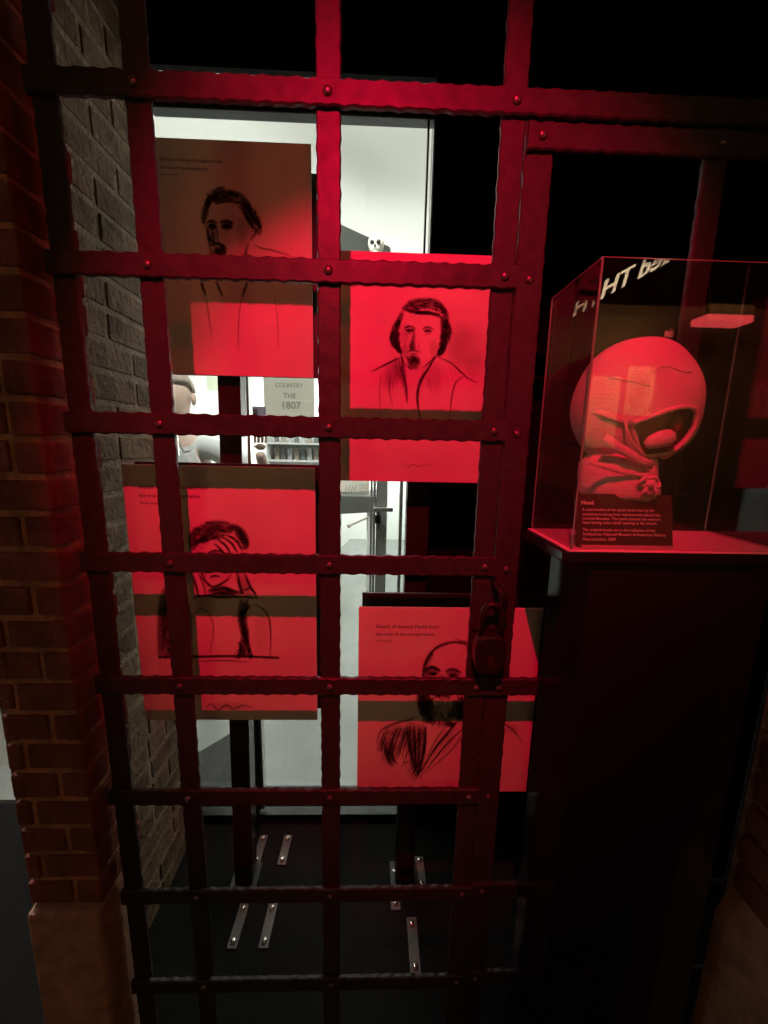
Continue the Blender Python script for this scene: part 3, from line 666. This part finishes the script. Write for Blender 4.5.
for a in (((358, 298), (385, 318), (404, 348)), ((376, 290), (406, 312), (426, 344)), ((396, 285), (424, 306), (442, 337)), ((348, 312), (372, 335), (382, 352))): D(c(*a), 2.0, .85)
D(c((294, 330), (298, 375), (312, 425), (345, 456), (390, 436), (412, 398)), 1.5, .7); D(c((315, 352), (350, 336), (388, 344)), 1.9, .8); S3.blob(*c((336, 362))[0], 5, 3, .8); D(c((345, 365), (332, 398), (346, 408)), 1.3, .6); D(c((332, 426), (350, 420), (368, 424)), 1.9, .8)
S3.blob(*c((312, 390))[0], 5, 14, .3); D(c((400, 345), (415, 372), (420, 405)), 1.6, .7)
D(c((272, 408), (286, 450), (296, 490)), 2.4, .8); D(c((292, 405), (312, 450), (318, 490)), 1.5, .6); D(c((345, 455), (372, 445), (395, 430)), 1.6, .7); D(c((300, 420), (330, 452), (360, 470)), 1.4, .6)
D(c((424, 402), (432, 450), (444, 482)), 2.6, .85); D(c((448, 408), (468, 455), (492, 492)), 2.4, .8); S3.blob(*c((450, 460))[0], 6, 14, .35, -.35); D(c((444, 470), (468, 462), (488, 480)), 1.6, .7)
D(c((276, 494), (320, 486), (360, 492), (440, 490), (494, 495)), 2.2, .85); D(c((330, 470), (375, 460), (410, 472), (445, 478)), 3.6, .9); D(c((340, 482), (380, 478), (420, 485)), 2.4, .8); S3.blob(*c((372, 474))[0], 17, 5, .7)
for a in (((440, 500), (434, 560), (446, 620), (432, 686), 6, .7), ((458, 500), (446, 560), (456, 625), (448, 688), 6, .8), ((470, 520), (448, 545), (440, 580), (446, 600), 3, .8), ((438, 600), (458, 640), (468, 688), (470, 690), 4, .8), ((430, 640), (440, 670), (428, 690), (425, 690), 5, .8)): D(c(*a[:4]), a[4]*.8, a[5])
S3.hairy(c((430, 500), (475, 500), (458, 560), (462, 640), (480, 690), (420, 690), (438, 640), (428, 560)), 40, 8, 1.9, .9, 13)
S3.blob(*c((505, 610))[0], 10, 24, .1); D(c((480, 515), (508, 530), (530, 560), (537, 620), (534, 688)), 1.5, .65); D(c((272, 560), (300, 530), (330, 548), (346, 600), (332, 680)), 1.2, .5)
for a in (((200, 440), (178, 500), (172, 600), (168, 688), 7, .7), ((215, 440), (200, 520), (195, 610), (190, 690), 9, .75), ((235, 470), (225, 540), (220, 620), (222, 690), 9, .7), ((255, 500), (262, 560), (262, 620), (270, 690), 6, .6)): D(c(*a[:4]), a[4], a[5])
S3.hairy(c((190, 440), (215, 430), (265, 500), (270, 600), (280, 690), (165, 690), (168, 600), (170, 500)), 40, 9, 1.5, .9, 14)
D(c((160, 692), (300, 690), (420, 688), (565, 694)), 2.0, .85, False); D(c((285, 706), (380, 703), (465, 708)), 1.3, .5)
S3.flush('portrait_drawing')
D([(205, 708), (212, 704), (218, 710), (226, 705), (234, 709), (243, 705), (252, 708)], 1.2, .55); S3.blob(230, 706, 28, 5, .18); S3.blob(225, 688, 24, 4, .15)
S3.caption([('Sketch of David Herold from', 138.5, 207, 488.5, 0), ('the trial of the conspirators', 139, 200, 497, 0), ('Pencil on paper', 140, 163, 504, 0)])
S3.done('signature')
# lower right: bald bearded man
S4 = Sketch('sketch_panel', 'lower right portrait panel of a bald bearded man in a dark coat behind the padlock', Y4, corners(Y4, 358, 536, 690, 690, 608, 792, 450, 450), .034, (0, .018))
c = cv((340, 560), 3.49); D = S4.stroke
D(c((288, 412), (294, 370), (318, 325), (350, 298), (400, 287), (450, 298), (490, 330), (515, 380), (520, 420)), 2.0, .75); D(c((290, 405), (300, 360), (324, 326)), 3.4, .55); D(c((400, 275), (440, 285), (480, 280)), 1.3, .5); D(c((300, 352), (330, 312), (380, 294)), 2.6, .35)
S4.blob(*c((322, 388))[0], 9, 6, .55); S4.blob(*c((395, 398))[0], 8.5, 5, .55); D(c((296, 384), (322, 374), (352, 388)), 2.6, .85); D(c((366, 390), (394, 381), (424, 394)), 2.4, .8); S4.blob(*c((325, 398))[0], 4.5, 2.6, .9); S4.blob(*c((395, 403))[0], 4.5, 2.4, .9); S4.blob(*c((300, 400))[0], 4, 10, .45)
D(c((358, 398), (352, 450), (346, 478), (366, 488)), 1.6, .65); S4.blob(*c((350, 440))[0], 3, 10, .3); S4.blob(*c((310, 345))[0], 5, 11, .22, .4)
for a in (((286, 432), (284, 490), (290, 545), 9, .9), ((300, 450), (298, 510), (308, 570), 11, .9), ((318, 480), (316, 530), (326, 575), 9, .7), ((345, 500), (345, 545), (350, 585), 8, .4), ((375, 500), (372, 550), (368, 585), 8, .4), ((400, 490), (405, 530), (400, 556), 9, .7), ((425, 480), (430, 520), (424, 556), 11, .85), ((450, 460), (455, 510), (445, 550), 10, .85), ((330, 478), (355, 470), (385, 482), 4, .8)): D(c(*a[:3]), a[3]*.8, a[4])
S4.hairy(c((286, 430), (300, 470), (335, 490), (400, 480), (470, 440), (470, 540), (430, 560), (385, 582), (320, 575), (292, 560), (280, 500)), 55, 8, 1.55, .9, 17)
D(c((275, 545), (240, 558), (180, 575), (142, 598), (128, 640)), 2.0, .6)
for k in range(26):
    rnd = random.Random(40+k); x = 140+k*5.2+rnd.uniform(-4, 4); y = 588+abs(k-13)*.3+rnd.uniform(-10, 10); l = rnd.uniform(70, 130)
    D(c((x+l*.22, y), (x+l*.02, y+l*.5), (x-l*.10+rnd.uniform(-8, 8), y+l)), rnd.uniform(.8, 1.7), rnd.uniform(.25, .6))
for k in range(10):
    rnd = random.Random(80+k); D(c((150+k*4, 640+rnd.uniform(-30, 30)), (158+k*3, 680), (172+k*3, 718+rnd.uniform(-12, 8))), 1.5, .45)
S4.blob(*c((175, 665))[0], 11, 18, .35, .1); S4.blob(*c((252, 620))[0], 11, 20, .35); S4.blob(*c((262, 700))[0], 6, 18, .4); S4.blob(*c((205, 600))[0], 14, 8, .4)
for k in range(16):
    rnd = random.Random(120+k); x = 236+k*4+rnd.uniform(-3, 3); D(c((x, 570+rnd.uniform(-6, 20)), (x+2, 640), (262+k*.8, 740+rnd.uniform(-10, 16))), rnd.uniform(.8, 1.5), rnd.uniform(.35, .65))
D(c((300, 580), (296, 640), (290, 690), (270, 758)), 2.4, .85); D(c((420, 548), (380, 600), (330, 660), (282, 742)), 2.2, .85); D(c((432, 588), (392, 622), (342, 680), (288, 748)), 1.6, .7); D(c((370, 582), (340, 620), (302, 690)), 1.4, .6); D(c((440, 600), (400, 650), (350, 700), (300, 742)), 1.2, .5)
S4.blob(*c((385, 572))[0], 6, 4, .8); S4.hatch(c((400, 570), (440, 600), (360, 690), (310, 720), (330, 650)), 2.2, 3.4, .8, .5, 3, 21); S4.hatch(c((215, 700), (300, 700), (280, 775), (240, 755)), 2.1, 2.4, .9, .6, 3, 22)
D(c((440, 470), (520, 540), (600, 590), (640, 640)), 1.6, .5); S4.blob(*c((600, 590))[0], 10, 6, .2)
S4.caption([('Sketch of Samuel Mudd from', 376, 438.5, 628, 0), ('the trial of the conspirators', 376, 434, 635.5, 0), ('Pencil on paper', 376, 392, 641.5, 0)])
S4.done()

# posts that carry the panels
def bracket(par, a, b, w, top=.0045):
    """flat steel foot bracket from a to b on the floor with a bolt near each end"""
    a = Vector(a); b = Vector(b); d = b-a; ang = math.atan2(d.y, d.x)
    br = MB().box(((a.x+b.x)/2, (a.y+b.y)/2, top/2+.0005), (d.length, w, top), .001, Matrix.Rotation(ang, 3, 'Z')).build('foot_bracket', FOOT, par)
    for t in (.14, .86):
        p = a+d*t; MB().cyl((p.x, p.y, top), (p.x, p.y, top+.004), .008, seg=6).dome((p.x, p.y, top+.004), .0085, (0, 0, 1)).build('bolt', BOLTM, br)
PY = 1.118
def post(x, label, w, ztop, arms):
    t = thing('display_post', (x, PY, 0), label, 'post', 'posts that carry the sketch panels')
    MB().prism([(x-w/2-.038*(x < 0), PY, 0), (x+w/2-.038*(x < 0), PY, 0), (x+w/2, PY, ztop), (x-w/2, PY, ztop)], (0, .05, 0)).build('upright', mat('post_black', (.04, .028, .022), .25, .3), t)
    MB().span((x-w*.75-.038*(x < 0), PY-.02, 0), (x+w*.75-.038*(x < 0), PY+.07, .012), .002).build('base_plate', BLACKP, t)
    for y, z in arms: MB().span((x-.012, y, z-.02), (x+.012, PY+.002, z+.02), .002).build('arm', BLACKB, t)
    return t
xl = -.395
p1 = post(xl, 'left black upright post bolted to the floor behind the two left sketches', .062, 2.2, [(Y3+.043, 1.25), (Y3+.043, 1.02), (Y1+.039, 2.1), (Y1+.039, 1.8)])
for x in (-.414, -.318): bracket(p1, (x, .945, 0), (x+.002, 1.065, 0), .03); bracket(p1, (x, 1.185, 0), (x+.002, 1.295, 0), .03)
xr = .132
p2 = post(xr, 'right black upright post bolted to the floor behind the two right sketches', .066, 1.9, [(Y4+.043, .98), (Y4+.043, .82), (Y2+.039, 1.8), (Y2+.039, 1.55)])
bracket(p2, (.098, 1.04, 0), (.098, 1.175, 0), .032); bracket(p2, (.148, .875, 0), (.148, 1.02, 0), .032); bracket(p2, (.194, 1.10, 0), (.194, 1.21, 0), .032)

# ------------------------------------------------------------- display case
CX0, CX1, CY0, CY1, CZ0, CZ1 = .286, .606, .53, .672, 1.395, 1.776
ped = thing('pedestal', ((CX0+CX1)/2, (CY0+CY1)/2, 0), 'tall black display pedestal on the right under the glass case', 'pedestal')
MB().span((CX0+.036, CY0+.004, 0), (CX1-.01, CY1-.008, CZ0-.016), .002).build('body', BLACKG, ped)
slab = MB().span((CX0-.015, CY0-.006, CZ0-.016), (CX1+.012, CY1+.006, CZ0), .0015).build('top_slab', BLACKG, ped)
DECK = mat('pale_display_deck', (.86, .80, .76), .6)
MB().span((CX0-.005, CY0-.004, CZ0), (CX1+.010, CY1+.004, CZ0+.0015)).build('display_deck', DECK, ped)
cz0 = CZ0+.002
case = thing('glass_case', ((CX0+CX1)/2, (CY0+CY1)/2, cz0), 'clear glass display case standing on the tall black pedestal over the red lit hood', 'display case')
T = .004
def pane(a, b, name='pane'):
    return MB().span(a, b).build(name, CASEGL, case)
def thin(pts, name='pane'):
    mb = MB(); mb.bm.faces.new([mb.bm.verts.new(Vector(p)) for p in pts]); return mb.build(name, CASEGL, case)
pane((CX0, CY0, cz0), (CX1, CY0+T, CZ1)); pane((CX0, CY1-T, cz0), (CX1, CY1, CZ1))
pane((CX0, CY0+T+.0002, cz0), (CX0+T, CY1-T-.0002, CZ1)); pane((CX1-T, CY0+T+.0002, cz0), (CX1, CY1-T-.0002, CZ1))
pane((CX0, CY0, CZ1+.0002), (CX1, CY1, CZ1+T), 'lid')
for x in (CX0-.0006, CX1-.0014):
    for y in (CY0-.0006, CY1-.0014): MB().span((x, y, cz0), (x+.002, y+.002, CZ1+T)).build('glued_edge', EDGEGL, case)
mb = MB(); mb.span((CX0, CY0-.0006, CZ1+T), (CX1, CY0+.001, CZ1+T+.001)).span((CX0-.0006, CY0, CZ1+T), (CX0+.001, CY1, CZ1+T+.001)); mb.build('glued_edge', EDGEGL, case)

# hood ----------------------------------------------------------------------
HY = .603
HC = at(637, 407, HY)
hood = thing('padded_hood', (HC.x, HY, cz0), 'pale padded canvas hood with an open face and tied neck inside the glass case', 'hood')
def hp(x, y, Y=HY): return at(x, y, Y)
# outline of the dome seen from the front, in pixels round its middle
def dome_r(a):
    """half size of the dome towards angle a (0 right, pi/2 up), metres"""
    rx = .094 if cos(a) > 0 else .098
    rz = .100 if sin(a) > 0 else .092
    e = 2.15
    return 1/((abs(cos(a))/rx)**e+(abs(sin(a))/rz)**e)**(1/e)
openp = [(627, 424), (640, 419), (655, 413), (672, 408), (688, 407), (696, 413), (696, 428), (688, 444), (672, 458), (660, 464), (650, 459), (638, 447)]
open_w = [(hp(x, y, HY-.045).x-HC.x, hp(x, y, HY-.045).z-HC.z) for x, y in openp]
def inside(x, z, poly):
    r = False
    for i in range(len(poly)):
        (a, b), (a2, b2) = poly[i], poly[i-1]
        if (b > z) != (b2 > z) and x < (a2-a)*(z-b)/(b2-b)+a: r = not r
    return r
mb = MB(); NU, NV = 150, 110; grid = []
for i in range(NV+1):
    row = []; th = pi*i/NV        # 0 front .. pi back
    for k in range(NU):
        a = 2*pi*k/NU; rr = dome_r(a)*sin(th); y = -.060*cos(th)
        w = 1+.012*sin(3*a+2*th)+.008*sin(7*a-th)+.006*sin(11*th)
        row.append(mb.bm.verts.new((HC.x+rr*cos(a)*w, HY+y, HC.z+rr*sin(a)*w)))
    grid.append(row)
for i in range(NV):
    for k in range(NU):
        q = (grid[i][k], grid[i][(k+1) % NU], grid[i+1][(k+1) % NU], grid[i+1][k])
        cx = sum(v.co.x for v in q)/4-HC.x; czv = sum(v.co.z for v in q)/4-HC.z; cyv = sum(v.co.y for v in q)/4-HY
        if cyv < .004 and inside(cx, czv, open_w): continue
        if czv < -.078: continue
        mb.bm.faces.new(q)
bmesh.ops.remove_doubles(mb.bm, verts=mb.bm.verts, dist=.0002)
bmesh.ops.delete(mb.bm, geom=[v for v in mb.bm.verts if not v.link_faces], context='VERTS')
for _ in range(3):
    bv = [v for v in mb.bm.verts if any(e.is_boundary for e in v.link_edges)]
    new = {v: sum(((e.other_vert(v)).co for e in v.link_edges if e.is_boundary), Vector())/max(1, sum(e.is_boundary for e in v.link_edges)) for v in bv}
    for v in bv: v.co = v.co*.5+new[v]*.5
rim = [v.co.copy() for v in mb.bm.verts if any(e.is_boundary for e in v.link_edges) and v.co.z-HC.z > -.076 and v.co.y < HY+.02]
shell = mb.build('shell', CANVAS, hood, True)
md = shell.modifiers.new('thick', 'SOLIDIFY'); md.thickness = .005; md.offset = -1
def surf(x, y, lift=.002):
    """point on the front of the dome at a pixel"""
    p = at(x, y, HY-.04)
    for _ in range(3):
        dx, dz = p.x-HC.x, p.z-HC.z; a = math.atan2(dz, dx); r = min(.999, math.hypot(dx, dz)/dome_r(a)); Y = HY-.060*math.sqrt(1-r*r)-lift
        p = at(x, y, Y)
    return p
# rolled rim round the face opening
cr = Vector((sum(v.x for v in rim)/len(rim), 0, sum(v.z for v in rim)/len(rim)))
rim.sort(key=lambda v: math.atan2(v.z-cr.z, v.x-cr.x)); rim = rim[::6]
MB().tube(rim, .0034, 8, True).build('rim_binding', CANVAS, hood, True)
# seams and straps
MB().tube([surf(x, y, .0008) for x, y in ((652, 372), (660, 367), (668, 366), (676, 369), (684, 372), (691, 372))], .0010, 6).build('seam', CANVASD, hood, True)
MB().tube([surf(x, y, .0008) for x, y in ((596, 373), (612, 378), (630, 381), (650, 386))], .0014, 6).build('seam', CANVASD, hood, True)
def band(pts, w, th, name, mm=CANVAS):
    mb = MB(); rings = []
    for i, p in enumerate(pts):
        t = (pts[min(i+1, len(pts)-1)]-pts[max(0, i-1)]).normalized(); n = Vector((0, -1, 0)); s_ = t.cross(n).normalized()
        rings.append([p+s_*w/2+n*0, p+s_*w*.42+n*th, p-s_*w*.42+n*th, p-s_*w/2])
    mb.loft(rings); return mb.build(name, mm, hood, True)
band([surf(x, y, .002) for x, y in ((591, 410), (604, 414), (618, 419), (632, 424))], .009, .003, 'strap')
band([at(x, y, Y) for x, y, Y in ((604, 437, .556), (616, 446, .553), (630, 454, .550), (644, 461, .549), (652, 466, .550))], .013, .004, 'strap')
MB().tube([at(x, y, Y) for x, y, Y in ((625, 420, .546), (627, 431, .545), (632, 442, .544), (640, 452, .544), (650, 459, .546))], .0018, 8).build('cord', CANVASD, hood, True)
# padded mouth flap across the opening
fl = [(643, 443), (648, 436), (658, 431), (670, 429), (676, 433), (677, 440), (670, 446), (658, 448), (648, 449)]
mb = MB(); cxf = sum(p[0] for p in fl)/9; cyf = sum(p[1] for p in fl)/9
mb.loft([[at(cxf+(x-cxf)*s_, cyf+(y-cyf)*s_, .556+dy) for x, y in fl] for s_, dy in ((.5, -.011), (.85, -.008), (1, -.002), (.95, .006), (.6, .009))]); mb.build('mouth_flap', CANVAS, hood, True)
# gathered collar
mb = MB(); rings = []
for y, cxp, hw, dep in ((453, 624, 27, .036), (458, 621, 32, .040), (466, 618, 35, .044), (476, 617, 36.5, .047), (487, 618, 37, .049), (494, 618, 37, .049), (497, 618, 35, .046)):
    ring = []
    for k in range(72):
        a = 2*pi*k/72; f = 1+.022*sin(9*a+y*.1)+.018*sin(17*a-y*.23)
        p = at(cxp, y+2.2*cos(a), HY); px_w = hw*HY/FPX*1.02
        ring.append((p.x+px_w*cos(a)*f, HY+dep*sin(a)*f, p.z))
    rings.append(ring)
mb.loft(rings); mb.build('collar', CANVAS, hood, True)
band([at(x, y, .553) for x, y in ((590, 462), (604, 467), (622, 472), (640, 475), (652, 474))], .006, .003, 'neck_tape')
mb = MB()
for (x, y, r1, r2, an) in ((646, 481, 5, 3, .4), (654, 482, 5, 3, -.5), (650, 489, 4, 3, 1.2)):
    p = at(x, y, .548); k0 = .6/FPX
    mb.tube([p+Vector(((r1*cos(t)*cos(an)-r2*sin(t)*sin(an))*k0*1.3, .003*sin(2*t), (r1*cos(t)*sin(an)+r2*sin(t)*cos(an))*k0*1.3)) for t in [2*pi*j/14 for j in range(14)]], .0026, 8, True)
p = at(650, 484, .546); mb.ball(p, .006)
mb.tube([at(649, 486, .546), at(644, 491, .545), at(642, 496, .545)], .0022, 8); mb.tube([at(652, 486, .546), at(657, 491, .545), at(656, 496, .545)], .0022, 8)
mb.build('knotted_tie', CANVAS, hood, True)
# head form inside
hf = thing('head_form', (HC.x, HY, cz0), 'dark brown mannequin head form inside the canvas hood', 'mannequin head')
mb = MB(); mb.ball((HC.x+.006, HY+.006, HC.z-.004), (.082, .045, .086), 32, 20); mb.build('head', FORM, hf, True)
MB().ball(at(673, 424, .572), (.012, .012, .016)).build('nose', FORM, hf, True)
mb = MB(); nb = at(619, 470, HY); mb.loft([[(nb.x+r*cos(2*pi*k/24), HY+r*.8*sin(2*pi*k/24), z) for k in range(24)] for r, z in ((.040, cz0+.0005), (.036, cz0+.02), (.030, cz0+.07), (.032, HC.z-.05))]); mb.build('neck', FORM, hf, True)

# placard
pb0, pb1, pt0, pt1 = at(577, 549.5, .541), at(672.5, 550.5, .541), at(570, 494, .556), at(663, 496, .556)
zb = CZ0+.0035
pc = thing('placard', ((pb0.x+pb1.x)/2, .545, zb), 'dark text placard leaning in front of the hood in the glass case', 'placard')
X = Vector((1, 0, 0)); y0p, lean = .541, .020
hP = pt0.z-zb
cl, crr = pb0.x, pb1.x
q = [(cl, y0p, zb), (crr, y0p, zb), (crr+.002, y0p+lean, zb+hP), (cl-.004+.002, y0p+lean, zb+hP)]
MB().prism(q, (0, .004, 0)).build('card', CARD, pc)
MB().span((cl+.004, y0p-.0045, zb-.0015), (crr-.002, y0p-.0005, zb+.0035), .001).build('holder_lip', mat('clear_lip', (.5, .42, .4), .25), pc)
UPc = Vector((0, lean, hP)).normalized(); Wc = crr-cl
def ptxt(s_, fx, fz, wfrac, bold=0.0):
    o_ = Vector((cl+Wc*fx, y0p, zb))+UPc*(hP*fz)+Vector((0, -.0006, 0))
    text_mesh(s_, o_, X, UPc, width=Wc*wfrac, bold=bold).build('lettering', WHITEINK, pc)
ptxt('Hood', .05, .83, .13, .02)
for s_, fz, w in (('A reproduction of the actual hood worn by the', .705, .76), ('conspirators during their imprisonment aboard the', .615, .82), ('ironclad Montauk. The hood covered the wearer\u2019s', .53, .82), ('head leaving only a small opening at the mouth.', .45, .78), ('The original hoods are in the collection of the', .31, .76), ('Smithsonian National Museum of American History.', .225, .87)):
    ptxt(s_, .06, fz, w, .008)
ptxt('Reproduction, 2009', .06, .125, .34)

# ------------------------------------------------- behind the viewer (mirrored in the case glass)
MIR = CY0
def mirrored(px_, py_, ywall):
    """a point on the real wall ywall whose reflection in the case front is seen at this pixel"""
    p = at(px_, py_, 2*MIR-ywall); return Vector((p.x, ywall, p.z))
BW = -2.395
TXT = mat('panel_print', (.05, .04, .03), .8); TPAPER = mat('cream_text_panel', (.80, .66, .40), .8)
for (xa, xb, ya, yb, lab) in ((592, 613, 376, 448, 'tall cream text panel on the back wall, nearer the left'), (629, 650, 366, 416, 'short cream text panel on the back wall, right of the tall one')):
    a, b = mirrored(xa, ya, BW-.005+.01), mirrored(xb, yb, BW+.005)
    t = thing('text_panel', ((a.x+b.x)/2, BW, b.z), lab, 'text panel')
    MB().span((a.x, BW-.005, b.z), (b.x, BW+.012, a.z), .002).build('panel', TPAPER, t)
    w_ = b.x-a.x; h_ = a.z-b.z; mb = MB()
    for k in range(11): mb.span((a.x+w_*.15, BW+.0122, a.z-h_*(.1+.07*k)-.004), (a.x+w_*(.82 if k % 4 else .55), BW+.0130, a.z-h_*(.1+.07*k)+.004))
    mb.build('print_rows', TXT, t)
# lit letters of a title on the back wall, italic
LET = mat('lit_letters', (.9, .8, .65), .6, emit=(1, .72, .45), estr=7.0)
HB = -1.0
pa, pb_ = mirrored(601, 299, HB), mirrored(674, 259, HB)
tl = thing('title_sign', (pa.x, HB, pa.z), 'lit slanted title letters hanging on a thin rail behind the viewer', 'sign')
MB().cyl(pa+Vector((-.05, -.01, 0)), pb_+Vector((.05, -.01, 0)), .008).build('rail', BLACKP, tl)
for pe_ in (pa, pb_): MB().cyl((pe_.x, HB-.01, pe_.z), (pe_.x, HB-.01, 2.75), .003).build('hanger', BLACKP, tl)
dirx = (pb_-pa).normalized(); up2 = Vector((-.25, 0, 1)).normalized()
tm = text_mesh('ued TH', (0, 0, 0), (-1, 0, 0), (0, 0, 1), width=1.0, bold=.012, shear=-.2, depth=.03)
# map: seen in the glass the line starts with H at the left end
L_ = (pb_-pa).length
xs = [v.co.x for v in tm.bm.verts]; x0_, x1_ = min(xs), max(xs)
for v in tm.bm.verts:
    f = 1-(v.co.x-x0_)/(x1_-x0_)
    v.co = pa+dirx*(L_*(1-f))+Vector((0, v.co.y*.3, 0))+Vector((.0, 0, 1))*v.co.z*L_*.9
tm.build('letter_shapes', LET, tl)
# low red lamp box seen as a reflection
la, lb2 = mirrored(711, 303, -1.9), mirrored(754, 318, -1.9)
lampb = thing('red_lamp_box', ((la.x+lb2.x)/2, -1.9, lb2.z), 'flat brown lamp box with a red lens hanging at the back', 'lamp')
MB().span((la.x, -2.05, lb2.z+.02), (lb2.x, -1.9, la.z), .004).build('housing', mat('lamp_housing', (.25, .14, .08), .5), lampb)
MB().span((la.x-.01, -2.05, lb2.z-.03), (lb2.x-.0, -1.895, lb2.z+.02), .006).build('lens', mat('red_lens', (.5, .05, .05), .4, emit=(1, .08, .08), estr=4.5), lampb)
for x in (la.x+.05, lb2.x-.05): MB().cyl((x, -1.98, la.z), (x, -1.98, 2.75), .005).build('hanger', BLACKP, lampb)

# ------------------------------------------------------------------ lights
LP = Vector((-.052, -.179, CAM_Z+.874))
aim = at(404, 345, GY)
ld = bpy.data.lights.new('red_spot', 'SPOT'); ld.energy = 82; ld.color = (1, .001, .045); ld.spot_size = R_(60); ld.spot_blend = .55; ld.shadow_soft_size = .006
lo = bpy.data.objects.new('red_spot', ld); COL.objects.link(lo); lo.location = LP
lo.rotation_euler = (aim-LP).to_track_quat('-Z', 'Y').to_euler()
ld2 = bpy.data.lights.new('red_spot_high', 'SPOT'); ld2.energy = 5.5; ld2.color = (1, .001, .025); ld2.spot_size = R_(44); ld2.spot_blend = .8; ld2.shadow_soft_size = .02
lo2 = bpy.data.objects.new('red_spot_high', ld2); COL.objects.link(lo2); lo2.location = (.06, -.12, 2.62)
lo2.rotation_euler = (at(340, 60, GY)-lo2.location).to_track_quat('-Z', 'Y').to_euler()
# the track lamp that holds it
dv = (aim-LP).normalized()
spt = thing('track_spotlight', LP-dv*.14, 'black track spotlight hanging from the dark ceiling with a red lamp', 'spotlight')
mb = MB(); k = dv.to_track_quat('Z', 'Y').to_matrix()
mb.loft([[LP-dv*d_+k @ Vector((r_*cos(2*pi*j/24), r_*sin(2*pi*j/24), 0)) for j in range(24)] for d_, r_ in ((.012, .034), (.012, .038), (.10, .038), (.14, .026), (.14, .020), (.03, .020))], cap=False)
mb.build('housing', BLACKP, spt, True)
MB().cyl(LP-dv*.09+Vector((0, 0, .03)), (LP.x-dv.x*.09, LP.y-dv.y*.09, 2.75), .006).build('stem', BLACKP, spt)

def area(name, loc, target, sx, sy_, energy, col):
    d = bpy.data.lights.new(name, 'AREA'); d.shape = 'RECTANGLE'; d.size = sx; d.size_y = sy_; d.energy = energy; d.color = col
    o = bpy.data.objects.new(name, d); COL.objects.link(o); o.location = loc
    o.rotation_euler = (Vector(target)-Vector(loc)).to_track_quat('-Z', 'Y').to_euler(); return o
# unseen area lights added to brighten the lobby
area('lobby_ceiling_fill', (-.3, 4.2, 3.27), (-.3, 3.9, 0), 3.0, 2.0, 60, (.97, 1, .96))  # added overhead fill, no fixture modelled
area('lobby_far_wall_fill', (-.4, 5.2, 2.0), (-.4, 6.1, 1.4), 3.5, 1.2, 90, (.98, 1, .98))  # stands in for daylight, added to wash the far wall
area('lobby_uplight_fill', (-.3, 5.0, 1.5), (-.3, 3.2, 3.3), 3.0, .4, 62, (1, 1, .95))  # added to brighten the lobby ceiling
area('lobby_front_fill', (-.45, 1.55, 3.0), (-.6, 3.2, 1.4), 1.3, .2, 32, (1, .98, .93))  # added to light the sign and man from the window side
area('lobby_overhead_fill', (.0, 1.62, 3.26), (.0, 1.62, 0), 1.3, .16, 20, (1, 1, .92))  # added overhead so light reaches only the lower cell brick
# unseen light added to brighten the white corridor wall on the far left
area('corridor_fill', (-1.75, 1.46, 2.2), (-1.72, 1.66, .3), .4, .1, 24, (1, .97, .9))
# warm gallery light behind the viewer
area('gallery_wall_washer', (1.9, -1.3, 2.7), (1.9, -2.4, 1.7), 1.6, .15, 20, (1, .60, .28))
pn_ = mirrored(622, 410, BW)
pld = bpy.data.lights.new('text_panel_fill', 'SPOT'); pld.energy = 60; pld.color = (1, .66, .30); pld.spot_size = R_(44); pld.spot_blend = .5; pld.shadow_soft_size = .03  # added so the text panels show up in the case glass
plo = bpy.data.objects.new('text_panel_fill', pld); COL.objects.link(plo); plo.location = (pn_.x, -1.5, 2.65); plo.rotation_euler = (pn_-plo.location).to_track_quat('-Z', 'Y').to_euler()
area('gallery_downlight', (-.5, -1.7, 2.7), (-.25, .8, 1.2), .5, .3, 2.5, (1, .52, .20))

w = bpy.data.worlds.new('world'); scene.world = w; w.use_nodes = True
w.node_tree.nodes['Background'].inputs[0].default_value = (.02, .02, .022, 1); w.node_tree.nodes['Background'].inputs[1].default_value = .1
vs = scene.view_settings
vs.view_transform = 'Standard'; vs.look = 'None'; vs.exposure = 0; vs.gamma = 1; vs.use_curve_mapping = False
scene.cycles.use_denoising = True
scene.cycles.max_bounces = 10; scene.cycles.transparent_max_bounces = 24; scene.cycles.sample_clamp_indirect = 4
